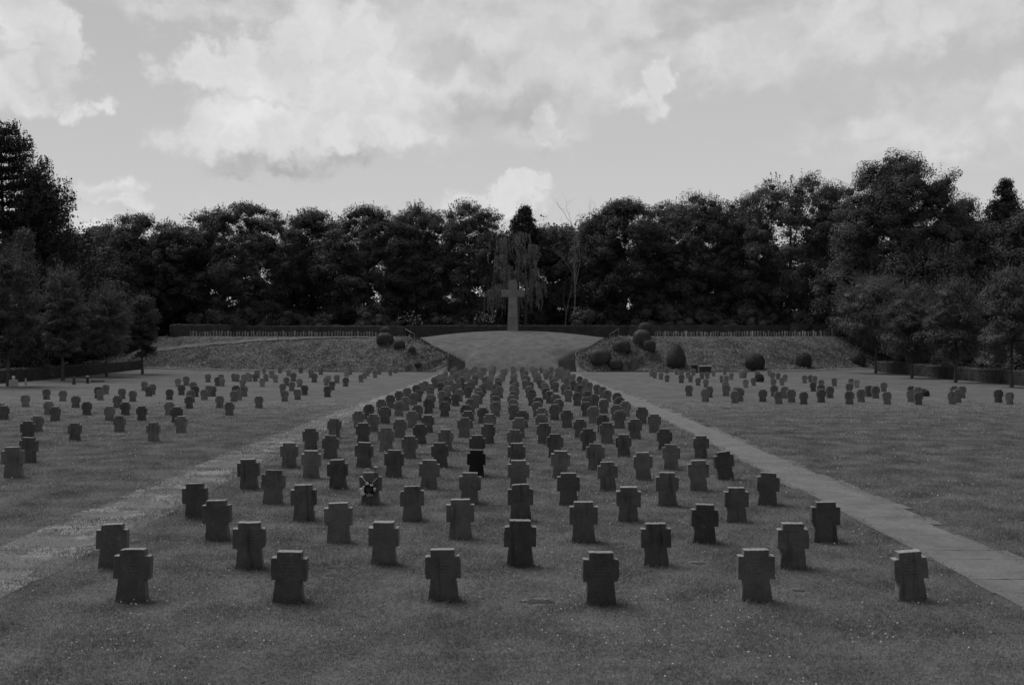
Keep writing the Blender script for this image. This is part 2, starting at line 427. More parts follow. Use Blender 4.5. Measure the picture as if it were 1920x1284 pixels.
TREES = []
def tree(name, label, loc, h, w, crown_lo=0.12, kind='round', clumps=70, per=200, leaf=0.4, mat=None, bark=None, group=None, seed=0, tr=None, cat='tree', depth=1.0, hollow=0.55, flat=0.7, clump_r=None, limbs=9, sprigs=0, gap=0.0, core=0.5, thin=False, shoot=1.0):
    rng = np.random.default_rng(1000 + seed)
    root = empty(name, loc); tag(root, label, cat, group)
    cr_ = clump_r or w * 0.115; rx = w / 2 - cr_ * 0.55; z0 = h * crown_lo; z1 = h - cr_ * flat * 0.75
    cc = crown_points(rx, rx * depth, z0, z1, clumps, rng, kind, hollow)
    rad = (clump_r or w * 0.115) * rng.uniform(0.55, 1.45, len(cc))
    p, n = clump_leaves(cc, rad, per, rng, flat)
    if thin:                                                     # the far side of the crown carries fewer leaves
        kp = (p[:, 1] < 0.3 * rx * depth) | (rng.random(len(p)) < 0.35); p, n = p[kp], n[kp]
    sz = np.full(len(p), leaf)
    if sprigs:                                                   # thin leafy shoots standing out of the outline
        d = rng.normal(size=(sprigs, 3)); d[:, 2] = np.abs(d[:, 2]) * 1.1 + 0.15; d /= np.linalg.norm(d, axis=1)[:, None]
        base = d * np.array([rx, rx, (z1 - z0) / 2]) * 0.97 + [0, 0, (z0 + z1) / 2]
        L = rng.uniform(0.25, 0.75, (sprigs, 1)) * cr_ * shoot
        dd = d + np.array([0, 0, 0.7]) + rng.normal(scale=0.35, size=d.shape)
        k = 26
        s = rng.random((sprigs, k, 1)) ** 0.8
        sp = base[:, None, :] + dd[:, None, :] * L[:, None, :] * s + rng.normal(scale=leaf * 0.9, size=(sprigs, k, 3)) * (1.15 - s)
        p = np.concatenate([p, sp.reshape(-1, 3)]); n = np.concatenate([n, rng.normal(size=(sprigs * k, 3)) + [0, 0, 0.5]])
        sz = np.concatenate([sz, np.full(sprigs * k, leaf * 0.85)])
    if gap:                                                      # holes the sky shows through
        keep = wob(p, 0.9 if h > 12 else 1.8, seed) > -1 + gap * 1.3
        p, n, sz = p[keep], n[keep], sz[keep]
    v, f = quads(p, n, sz, 0.62, rng)
    if core:
        kp = np.ones(len(cc), bool) if not gap else wob(cc, 0.9 if h > 12 else 1.8, seed) > -1 + gap * 1.9
        cv, cf = cores(cc[kp], rad[kp], flat, rng, core); f = np.concatenate([f, cf + len(v)]); v = np.concatenate([v, cv])
    link('crown', mesh_np('crown', v, f, mat or M_LEAF), root)
    order = rng.choice(len(cc), min(limbs, len(cc)), replace=False)
    link('trunk', trunk_mesh('trunk', h * 0.72, tr or max(0.12, h * 0.016), cc[order], rng, bark or M_BARK), root)
    TREES.append(root)
    return root

def copy_tree(o, loc, rz, s, label, group=None):
    c = o.copy(); COL.objects.link(c); c.location = loc; c.rotation_euler = (0, 0, rz); c.scale = (s, s, s)
    c['label'] = label
    if group: c['group'] = group
    elif 'group' in c: del c['group']
    for ch in list(o.children):
        k = ch.copy(); COL.objects.link(k); k.parent = c
    return c

def shrub(name, label, loc, rx, ry, h, mat, leaf=0.12, clumps=30, per=160, seed=0, group=None, flowers=0, cat='shrub', limbs=5):
    rng = np.random.default_rng(5000 + seed)
    root = empty(name, loc); tag(root, label, cat, group)
    cc = crown_points(rx * 0.85, ry * 0.85, 0.05 * h, h * 0.95, clumps, rng, 'egg', 0.5)
    cc[:, 2] = np.maximum(cc[:, 2], 0.1 * h)
    rad = 0.28 * min(rx, h) * rng.uniform(0.7, 1.3, len(cc))
    p, n = clump_leaves(cc, rad, per, rng, 0.8)
    p[:, 2] = np.maximum(p[:, 2], 0.02)
    v, f = quads(p, n, leaf, 0.6, rng); cv, cf = cores(cc, rad, 0.8, rng, 0.6); f = np.concatenate([f, cf + len(v)]); v = np.concatenate([v, cv])
    link('foliage', mesh_np('foliage', v, f, mat), root)
    mb = MB()
    for q in cc[:limbs]:
        t = np.linspace(0, 1, 4)[:, None]
        mb.tube(t * q + (1 - t) * np.array([0, 0, -0.1]), np.array([0.05, 0.04, 0.03, 0.01]) * max(0.5, h * 0.4), 5)
    link('stem', mb.mesh('stem', M_BARK, True), root)
    if flowers:
        d = rng.normal(size=(flowers, 3)); d[:, 2] = np.abs(d[:, 2]) * 0.7 + 0.05; d[:, 1] = -np.abs(d[:, 1])
        d /= np.linalg.norm(d, axis=1)[:, None]
        fm = MB()
        for k in range(flowers):
            q = d[k] * np.array([rx, ry, h * 0.5]) * rng.uniform(0.98, 1.12) + [0, 0, h * 0.5]
            fm.ball(q, rng.uniform(0.04, 0.085), 6, 4)
        link('blossom', fm.mesh('blossom', M_PETAL, True), root)
    return root

def clipped(name, label, loc, rx, ry, h, seed=0, mat=None, square=2.6, egg=0.0, leaf=0.07, n=5200, group=None, sink=0.12):
    """a clipped shrub: dense rounded body with a skin of small leaves"""
    rng = np.random.default_rng(8000 + seed)
    d = rng.normal(size=(n, 3)); d /= np.linalg.norm(d, axis=1)[:, None]
    def surf(d, k):
        e = square
        s = (np.abs(d[:, 0]) ** e + np.abs(d[:, 1]) ** e + np.abs(d[:, 2]) ** e) ** (-1 / e)
        p = d * s[:, None] * k
        w = 1 - egg * (p[:, 2])
        p[:, 0] *= w; p[:, 1] *= w
        b = 1 + 0.035 * wob(d, 3.0, seed)
        return p * b[:, None] * np.array([rx, ry, h / 2]) + np.array([0, 0, h / 2 - sink])
    ph = np.linspace(0, np.pi, 17); th = np.linspace(0, 2 * np.pi, 28, endpoint=False)
    sp = np.stack([np.sin(ph)[:, None] * np.cos(th), np.sin(ph)[:, None] * np.sin(th), np.cos(ph)[:, None] + 0 * th], -1).reshape(-1, 3)
    body = surf(sp, 0.955)
    i = np.arange(16)[:, None] * 28; j = np.arange(28)[None, :]; k = (j + 1) % 28
    bf = np.stack([i + j, i + 28 + j, i + 28 + k, i + k], -1).reshape(-1, 4)
    p = surf(d, 1.0) + rng.normal(scale=leaf * 0.25, size=d.shape)
    v, f = quads(p, d + rng.normal(scale=0.5, size=d.shape), leaf, 0.65, rng)
    me = mesh_np(name, np.concatenate([body, v]), np.concatenate([bf, f + len(body)]), mat or M_BOX)
    o = link(name, me, None, loc); tag(o, label, 'shrub', group)
    return o

def hedge(name, label, pts, wid, hgt, mat, leaf=0.12, dens=70, seed=0, level=None):
    """a clipped hedge along a line of ground points: box body with a leafy skin, rounded ends"""
    rng = np.random.default_rng(9000 + seed)
    pts = np.asarray(pts, float)
    seg = np.linalg.norm(np.diff(pts, axis=0), axis=1); cum = np.concatenate([[0], np.cumsum(seg)]); L = cum[-1]
    m = max(4, int(L / 0.8)); s = np.linspace(0, L, m)
    cx, cy = np.interp(s, cum, pts[:, 0]), np.interp(s, cum, pts[:, 1])
    tx, ty = np.gradient(cx), np.gradient(cy); q = np.hypot(tx, ty); nxv, nyv = ty / q, -tx / q
    cz = terrain(cx, cy) - 0.1
    if level is not None: cz = np.full(m, level - 0.1)
    prof = np.array([[-1, 0], [-1.03, 0.5], [-1, 0.93], [-0.86, 1.0], [0.86, 1.0], [1, 0.93], [1.03, 0.5], [1, 0]])
    hh = hgt + 0.1
    ring = np.stack([cx[:, None] + nxv[:, None] * prof[:, 0] * wid / 2 * 0.95, cy[:, None] + nyv[:, None] * prof[:, 0] * wid / 2 * 0.95, cz[:, None] + prof[:, 1] * hh * 0.985 + 0 * cx[:, None]], -1)
    k = 8; v = ring.reshape(-1, 3)
    i = np.arange(m - 1)[:, None] * k; j = np.arange(k - 1)[None, :]
    f = np.stack([i + j, i + j + 1, i + k + j + 1, i + k + j], -1).reshape(-1, 4)
    mb = MB(); mb.add(v, f)
    for e in (0, m - 1):
        mb.add(ring[e], [list(range(k))])
    n = int(dens * L * (2 * hh + wid))
    u = rng.random(n) * L; w = rng.random(n) * (2 * hh + wid)
    px_ = np.interp(u, s, cx); py_ = np.interp(u, s, cy); pz_ = np.interp(u, s, cz); ax_ = np.interp(u, s, nxv); ay_ = np.interp(u, s, nyv)
    off = np.where(w < hh, -wid / 2, np.where(w > hh + wid, wid / 2, w - hh - wid / 2))
    zz = np.where(w < hh, w, np.where(w > hh + wid, w - hh - wid, hh))
    nor = np.stack([np.where(w < hh, -ax_, np.where(w > hh + wid, ax_, 0)), np.where(w < hh, -ay_, np.where(w > hh + wid, ay_, 0)), np.where((w >= hh) & (w <= hh + wid), 1.0, 0.15)], -1)
    p = np.stack([px_ + ax_ * off, py_ + ay_ * off, pz_ + zz], -1)
    p += nor * (0.05 * wob(p, 0.9, seed))[:, None] + rng.normal(scale=leaf * 0.22, size=p.shape)
    q4, f4 = quads(p, nor + rng.normal(scale=0.5, size=p.shape), leaf, 0.65, rng); mb.add(q4, f4)
    for e, sg in ((0, -1), (m - 1, 1)):
        ne = int(dens * 1.5 * wid * hh)
        o_ = rng.uniform(-wid / 2, wid / 2, ne); z_ = rng.random(ne) * hh
        t_ = np.array([tx[e], ty[e]]) / q[e] * sg
        p = np.stack([cx[e] + nxv[e] * o_ + t_[0] * 0.06, cy[e] + nyv[e] * o_ + t_[1] * 0.06, cz[e] + z_], -1)
        q4, f4 = quads(p, np.tile([t_[0], t_[1], 0.15], (ne, 1)) + rng.normal(scale=0.5, size=p.shape), leaf, 0.65, rng); mb.add(q4, f4)
    o = link(name, mb.mesh(name, mat)); tag(o, label, 'hedge')
    return o

# ------------------------------------------------------------------ gravestones
PROFILE = [(-0.235, 0.0), (-0.178, 0.316), (-0.2515, 0.316), (-0.2515, 0.629), (-0.17, 0.629), (-0.17, 0.72), (0.17, 0.72), (0.17, 0.629), (0.2515, 0.629), (0.2515, 0.316), (0.178, 0.316), (0.235, 0.0)]
def stone_mesh(k):
    rng = random.Random(300 + k)
    prof = [(x * rng.uniform(0.985, 1.015), z + (rng.uniform(-0.006, 0.006) if z > 0 else 0)) for x, z in PROFILE]
    prof[0] = (prof[0][0], -0.14); prof[-1] = (prof[-1][0], -0.14)
    pts = []
    for a, b in zip(prof, prof[1:] + prof[:1]):
        L = math.hypot(b[0] - a[0], b[1] - a[1]); n = max(1, int(L / 0.035))
        for i in range(n):
            t = i / n; j = 0.0028 if i else 0.0015
            pts.append((a[0] + (b[0] - a[0]) * t + rng.uniform(-j, j), a[1] + (b[1] - a[1]) * t + rng.uniform(-j, j)))
    for _ in range(k % 4):                                       # chipped corners
        ci = rng.choice([2, 3, 5, 6, 8, 9]); c = prof[ci]; rr = rng.uniform(0.02, 0.045)
        pts = [((x + (0.0 - x) * 0.05, z - 0.006 * (1 if z > 0.5 else -1)) if math.hypot(x - c[0], z - c[1]) < rr else (x, z)) for x, z in pts]
    bm = bmesh.new(); T = 0.075
    lean = rng.uniform(0.0, 0.006)
    fr = [bm.verts.new((x, -T, z)) for x, z in pts]; bk = [bm.verts.new((x, T - lean, z)) for x, z in pts]
    n = len(pts)
    f1 = bm.faces.new(fr); f2 = bm.faces.new(bk[::-1])
    for i in range(n):
        j = (i + 1) % n; bm.faces.new((fr[j], fr[i], bk[i], bk[j]))
    bmesh.ops.recalc_face_normals(bm, faces=bm.faces)
    ed = [e for e in bm.edges if (e in f1.edges or e in f2.edges)]
    bmesh.ops.bevel(bm, geom=ed, offset=0.006, segments=1, affect='EDGES', clamp_overlap=True)
    bmesh.ops.triangulate(bm, faces=[f for f in bm.faces if len(f.verts) > 6])
    me = bpy.data.meshes.new('cross_gravestone'); bm.to_mesh(me); bm.free()
    me.materials.append(M_STONE)
    return me
STONES = [stone_mesh(k) for k in range(9)]

def dark_stone_mat():
    m = M_STONE.copy(); m.name = 'blackened_stone'
    for n in m.node_tree.nodes:
        if n.type == 'MAP_RANGE' and abs(n.inputs['To Min'].default_value - 0.070) < 1e-4:
            n.inputs['To Min'].default_value = 0.016; n.inputs['To Max'].default_value = 0.02
    return m
BLACK = STONES[2].copy(); BLACK.materials.clear(); BLACK.materials.append(dark_stone_mat())

ORD = 'first second third fourth fifth sixth seventh eighth ninth tenth eleventh twelfth thirteenth fourteenth fifteenth sixteenth seventeenth eighteenth nineteenth twentieth'.split()
TENS = {20: 'twenty', 30: 'thirty', 40: 'forty', 50: 'fifty'}
def ordw(n):
    if n <= 20: return ORD[n - 1]
    t, u = n // 10 * 10, n % 10
    return TENS[t] + '-' + ORD[u - 1] if u else {30: 'thirtieth', 40: 'fortieth', 50: 'fiftieth'}[t]

ROWS = [  # photo pixels of the front rows: x, foot y
 [(247,1128),(540,1129),(832,1126),(1126,1133),(1418,1127),(1709,1126)],
 [(210,1064),(468,1066),(720,1058),(975,1062),(1230,1061),(1486,1065)],
 [(408,1013),(635,1017),(863,1011),(1094,1016),(1320,1018),(1547,1016)],
 [(367,973),(570,977),(773,977),(976,977),(1177,978),(1380,979)],
 [(511,945),(695,946),(880,944),(1066,947),(1251,948),(1438,947)],
 [(467,917),(634,916),(804,917),(972,920),(1140,920),(1309,920)],
 [(583,896),(738,895),(893,893),(1050,896),(1206,900),(1360,899)],
 [(542,877),(682,877),(826,876),(969,878),(1116,881),(1258,881)]]
stones = []   # x, y, block, row, place, tilt, lean, rz, scale
rr = random.Random(5)
S = 2.2
for r in range(50):
    sp = 1.0 / (1 / 293.0 + 0.0005027 * r)
    Yr = F * S / sp
    for c in range(6):
        if r < len(ROWS):
            px, py = ROWS[r][c]; x, y, _ = px_ground(px, py)
        else:
            x = (c - 2.435 if r % 2 == 0 else c - 2.93) * S + rr.gauss(0, 0.15); y = Yr + rr.gauss(0, 0.16)
            if r > 8 and rr.random() < 0.03: continue
        stones.append(dict(x=x, y=y, blk='central plot', row=r + 1, tilt=rr.gauss(0, 0.018), lean=rr.gauss(0, 0.03), rz=rr.gauss(0, 0.04), s=rr.uniform(0.96, 1.04)))

LEFT = [(100,1022,790),(210,910,718),(207,0,600),(278,680,558),(560,748,617),(1150,750,608),(895,682,560),(1358,688,560),(1325,0,490),(1268,555,463),(1062,595,488),(820,598,488),(940,555,465),(880,498,410),(650,555,465),(412,600,488),(362,550,466),(30,590,485),(2,0,465),(190,490,408),(567,497,410),(348,435,360),(470,448,370),(750,440,365),(735,0,338),(793,395,328),(915,430,362),(995,450,372),(1083,370,300),(1115,412,335),(1140,400,322),(1270,437,360),(1335,340,277),(1397,332,262),(1360,402,325),(1450,0,298),(1463,415,335),(1432,0,365),(1420,503,415),(1532,438,360),(1595,412,335),(1565,0,328),(1648,500,417),(1560,305,243),(1658,0,240),(1632,335,268),(1664,338,275),(1755,0,235),(1778,302,245),(1830,310,248),(1872,302,242),(1858,0,228),(1820,345,297),(1770,0,328),(1832,412,335),(1753,452,370),(1790,440,365),(1720,558,465),(1915,0,237)]
L2 = [(10,275,205),(22,500,418),(60,245,200),(75,300,245),(48,340,278),(118,275,218),(147,310,250),(180,238,195),(243,260,212),(280,300,228),(228,332,268),(268,372,302),(327,342,278),(336,240,193),(365,402,328),(312,437,365),(215,450,372),(200,385,335),(413,270,210),(437,308,235),(485,250,195),(525,330,275),(542,0,250),(570,365,300),(535,417,335),(607,312,250),(672,338,270),(678,265,205),(708,250,205),(788,307,250),(815,280,232),(850,240,200),(893,273,222),(925,248,205),(1007,257,212),(1045,238,200),(835,260,213)]
R1 = [(1043,262,218),(1070,275,225),(1117,285,232),(1160,240,205),(1163,303,250),(1235,250,210),(1270,312,248),(1268,0,215),(1320,275,225),(1338,305,250),(1360,0,200),(1395,332,272),(1455,345,285),(1425,283,232),(1465,280,228),(1512,262,218),(1328,410,328),(1450,452,358),(1480,420,338),(1605,410,325),(1600,0,300),(1575,310,258),(1605,0,250),(1595,250,210),(1645,287,235),(1670,465,370),(1685,0,338),(1705,450,348),(1718,275,225),(1745,275,225),(1752,348,285),(1812,332,275),(1840,0,215),(1880,452,360)]
R2 = [(10,262,225),(35,290,232),(75,285,240),(40,340,285),(105,330,272),(128,300,255),(45,412,330),(125,428,338),(80,470,375),(175,457,360),(268,472,378),(275,313,255),(318,305,255),(350,315,258),(340,375,307),(400,350,290),(398,457,358),(398,0,320),(465,425,337),(497,335,275),(610,472,372),(610,0,310),(625,338,278),(665,348,290),(697,455,358),(755,415,332),(807,427,337),(868,378,307),(893,473,377),(1070,455,366),(1075,0,332),(1128,475,382),(1123,0,337),(1382,473,375),(1420,458,360),(1395,0,330),(1453,425,335),(1728,458,362),(1810,472,377)]
def side(lst, ox, blk):
    for a, b, t in lst:
        px = ox + a / 4.0
        top = 640 + t / 4.0
        foot = 640 + b / 4.0 if b else (top - 0.190 * HOR) / 0.810
        x, y, z = px_ground(px, foot)
        hpx = (foot - top) / F * y
        s = min(1.14, max(0.9, hpx / 0.72)) if b else 1.0
        stones.append(dict(x=x, y=y, blk=blk, row=0, tilt=rr.gauss(0, 0.015), lean=rr.gauss(0, 0.02), rz=rr.gauss(0, 0.05), s=s))
side(LEFT, 0, 'left lawn'); side(L2, 480, 'left lawn'); side(R1, 960, 'right lawn'); side(R2, 1440, 'right lawn')
for blk in ('left lawn', 'right lawn'):                        # put them into rows by their distance
    sub = sorted([s for s in stones if s['blk'] == blk], key=lambda s: s['y'])
    row, start = 1, sub[0]['y']
    for s in sub:
        if s['y'] > start + 2.0: row += 1; start = s['y']
        s['row'] = row
for key in {(s['blk'], s['row']) for s in stones}:
    sub = sorted([s for s in stones if (s['blk'], s['row']) == key], key=lambda s: s['x'])
    for k, s in enumerate(sub): s['place'] = k; s['of'] = len(sub)
order = sorted(range(len(stones)), key=lambda i: stones[i]['y'] / stones[i]['s'])
near = set(order[:300])
SPECIAL = {('central plot', 1, 5): dict(tilt=R(4.5), rz=R(4), lab='tilted stone cross with pale lichen blotch at right end of front row'),
           ('central plot', 7, 5): dict(tilt=R(5.5), rz=R(8), lab='leaning stone cross beside right path, at right end of seventh row'),
           ('central plot', 7, 2): dict(lab='blackened stone cross with soot dark face, third from left in seventh row'),
           ('central plot', 5, 1): dict(lab='stone cross with a flower wreath hung on its front'),
           ('central plot', 9, 5): dict(lab='blotchy stone cross at right end of the ninth row, beside the path')}
far_mb = []
WREATH = None
for i in order:
    s = stones[i]; z = tz(s['x'], s['y'])
    sp = SPECIAL.get((s['blk'], s['row'], s['place']), {})
    tilt, rz = sp.get('tilt', s['tilt']), sp.get('rz', s['rz'])
    if i in near:
        me = STONES[rr.randrange(9)]
        if 'blackened' in sp.get('lab', ''): me = BLACK
        o = link('cross_gravestone', me, None, (s['x'], s['y'], z))
        o.rotation_euler = (s['lean'], tilt * -1, rz); o.scale = (s['s'], 1, s['s'])
        where = ['leftmost', 'second from left', 'third from left', 'fourth from left', 'fifth from left', 'sixth from left', 'seventh from left', 'eighth from left', 'ninth from left', 'tenth from left'][s['place']] if s['place'] < 10 else ordw(s['place'] + 1) + ' from left'
        if s['place'] == s['of'] - 1 and s['of'] > 1: where = 'rightmost'
        if s['of'] == 1: where = 'alone'
        row = 'front row' if s['row'] == 1 else ordw(s['row']) + ' row'
        lab = sp.get('lab') or f"weathered stone cross, {where} in the {row} of the {s['blk']}"
        tag(o, lab, 'gravestone', 'stone crosses on the lawn')
        if s['blk'] == 'central plot' and s['row'] <= 3:
            rr.randrange(4)
        if 'wreath' in lab: WREATH = o
    else:
        M = Matrix.Translation((s['x'], s['y'], z)) @ Matrix.Rotation(rz, 4, 'Z') @ Matrix.Rotation(-tilt, 4, 'Y') @ Matrix.Rotation(s['lean'], 4, 'X') @ Matrix.Diagonal((s['s'], 1, s['s'], 1))
        far_mb.append((STONES[rr.randrange(9)], M))
bm = bmesh.new()
for me, M in far_mb:
    n0 = len(bm.verts); bm.from_mesh(me); bm.verts.ensure_lookup_table()
    bmesh.ops.transform(bm, matrix=M, verts=bm.verts[n0:])
me = bpy.data.meshes.new('far_gravestones'); bm.to_mesh(me); bm.free(); me.materials.append(simple_mat('far_stone', 0.16, 0.45, 0.9, 0.9))
tag(link('far_gravestones', me), 'many small stone crosses packed in the farthest rows before the banks', kind='stuff')

# wreath, hoop and lantern on one stone
def on_stone(local):
    bpy.context.view_layer.update()
    return WREATH.matrix_world @ Vector(local)
wp = on_stone((-0.03, -0.078, 0.36))
w = empty('flower_wreath', wp); tag(w, 'round dark wreath with white flowers and ribbon hanging on a stone cross', 'wreath')
rng = np.random.default_rng(3)
th = rng.random(900) * 2 * np.pi; ph = rng.random(900) * 2 * np.pi
c = np.stack([(0.118 + 0.038 * np.cos(ph)) * np.cos(th), -0.04 + 0.038 * np.sin(ph), (0.118 + 0.038 * np.cos(ph)) * np.sin(th)], -1)
n = np.stack([np.cos(ph) * np.cos(th), np.sin(ph), np.cos(ph) * np.sin(th)], -1) + rng.normal(scale=0.4, size=(900, 3))
v, f = quads(c, n, 0.03, 0.5, rng)
mb = MB(); a = np.linspace(0, 2 * np.pi, 33)
mb.tube(np.stack([0.118 * np.cos(a), -0.04 + 0 * a, 0.118 * np.sin(a)], -1), 0.03, 8); mb.add(v, f)
link('ring', mb.mesh('ring', simple_mat('wreath_leaf', 0.018, 0.3, 10.0)), w)
for ang, rad, sz in ((185, .15, .034), (215, .155, .034), (150, .12, .016), (165, .12, .014), (60, .11, .018), (45, .13, .014), (5, .14, .022), (-15, .14, .015), (-75, .13, .02), (-95, .14, .022), (-60, .15, .018), (-110, .12, .013), (-85, .10, .013), (100, .13, .022), (120, .125, .014)):
    sz *= 1.4; fm = MB(); q = np.array([rad * math.cos(R(ang)), -0.085, rad * math.sin(R(ang))])
    for p in range(5):
        aa = p * 2 * math.pi / 5
        fm.ball(q + np.array([math.cos(aa) * sz * 0.6, 0, math.sin(aa) * sz * 0.6]), (sz * 0.55, sz * 0.35, sz * 0.55), 7, 5)
    fm.ball(q + np.array([0, -0.004, 0]), sz * 0.35, 6, 4)
    link('flower', fm.mesh('flower', M_PETAL if ang in (185, 215, 5, 60, 45, 150, 165, 100) else M_PALE, True), w)
mb = MB()
mb.tube([(-0.04, -0.06, 0.13), (-0.09, -0.03, 0.19), (-0.15, -0.006, 0.255), (-0.165, 0.03, 0.272)], 0.007, 6)
mb.tube([(0.06, -0.06, 0.11), (0.10, -0.03, 0.16), (0.16, -0.006, 0.215), (0.20, 0.03, 0.272)], 0.007, 6)
link('ribbon', mb.mesh('ribbon', M_RIBBON, True), w)
lp = on_stone((0.11, 0.0, 0.722))
l = empty('grave_lantern', lp); tag(l, 'small grave lantern with a cap standing on top of a stone cross', 'lantern')
mb = MB()
for sx in (-1, 1):
    for sy in (-1, 1): mb.box((sx * 0.034, sy * 0.034, 0.06), (0.009, 0.009, 0.105))
mb.box((0, 0, 0.005), (0.085, 0.085, 0.01)); link('frame', mb.mesh('frame', M_PALE), l)
mb = MB(); mb.box((0, 0, 0.0575), (0.056, 0.056, 0.095)); link('pane', mb.mesh('pane', M_GLASS), l)
mb = MB(); mb.box((0, 0, 0.1265), (0.09, 0.09, 0.026), 0, (0.45, 0.45)); link('cap', mb.mesh('cap', M_PALE), l)
hp = on_stone((-0.075, 0.0, 0.722))
mb = MB(); a = np.linspace(0, np.pi, 14)
mb.tube(np.stack([0.075 * np.cos(a), 0 * a, 0.085 * np.sin(a)], -1), 0.007, 6)
mb.tube([(-0.085, -0.02, 0.004), (0, 0.02, 0.006), (0.085, -0.02, 0.004)], 0.006, 5)
tag(link('wire_hoop', mb.mesh('wire_hoop', M_RIBBON, True), None, hp), 'small pale wire hoop standing on top of a stone cross beside the lantern', 'hoop')

# ------------------------------------------------------------------ paths: rows of slabs with uneven ends
def path(name, near_in, near_out, far_in, far_out, mat, ya, yb, seed, ragged):
    rng = random.Random(seed); V_, F_ = [], []
    y = ya
    while y < yb:
        d = rng.uniform(0.6, 1.5)
        t = (y - 16) / 100.0
        a = near_in + (far_in - near_in) * t; b = near_out + (far_out - near_out) * t
        a += rng.uniform(-0.08, 0.08); b += rng.uniform(-ragged, ragged)
        sgn = 1 if b > a else -1
        cuts = [a] + ([a + (b - a) * rng.uniform(0.35, 0.65)] if rng.random() < 0.8 else []) + [b]
        sk = rng.uniform(-0.03, 0.03)
        for p, q in zip(cuts, cuts[1:]):
            gp = 0.0015 * sgn; n0 = len(V_)
            zz = 0.022 if sgn > 0 else 0.008
            for (X, Y) in ((p + gp, y + 0.0015), (q - gp, y + 0.0015 + sk), (q - gp, y + d - 0.0015 + sk), (p + gp, y + d - 0.0015)):
                V_.append((X, Y, float(lawn_z(Y)) + zz))
            for (X, Y) in ((p + gp, y + 0.0015), (q - gp, y + 0.0015 + sk), (q - gp, y + d - 0.0015 + sk), (p + gp, y + d - 0.0015)):
                V_.append((X, Y, float(lawn_z(Y)) - 0.05))
            fs = [[0,1,2,3],[0,4,5,1],[1,5,6,2],[2,6,7,3],[3,7,4,0]]
            if sgn < 0: fs = [f[::-1] for f in fs]
            F_ += [[n0 + k for k in f] for f in fs]
        y += d
    o = link(name, mesh_np(name, np.array(V_), np.array(F_), mat)); tag(o, kind='structure')
    return o
path('path_right', 7.0, 8.5, 6.15, 7.45, M_SLAB, 9.0, 117.4, 1, 0.2)
path('path_left', -7.25, -9.1, -6.9, -8.3, M_SLAB_OLD, 9.0, 117.4, 2, 0.2)

# bare soil between stones
SOIL = [(1010,1130,62,9),(640,1066,60,7),(860,946,52,4),(935,948,26,4),(1215,1020,26,6),(1290,952,40,5),(330,1013,36,6),(1310,1058,30,4),(620,1080,20,5),(1500,1108,24,4),(1230,1019,20,4)]
V_, F_ = [], []
rng = random.Random(9)
for px, py, hw, hh in SOIL:
    x, y, z = px_ground(px, py); k = y / F
    rx, ry = hw * k * 0.62, hh * k * y / H * 0.6
    n0 = len(V_); N = 40
    V_.append((x, y, z + 0.007))
    for a in range(N):
        r_ = rng.uniform(0.45, 1.15)
        V_.append((x + rx * r_ * math.cos(a * 2 * math.pi / N), y + ry * r_ * math.sin(a * 2 * math.pi / N), z + 0.005))
    F_ += [[n0, n0 + 1 + a, n0 + 1 + (a + 1) % N] for a in range(N)]
tag(link('bare_soil', mesh_np('bare_soil', np.array(V_), np.array(F_), M_SOIL)), kind='structure')
SOILP = [(px_ground(px, py)[0], px_ground(px, py)[1], hw * px_ground(px, py)[1] / F) for px, py, hw, hh in SOIL]

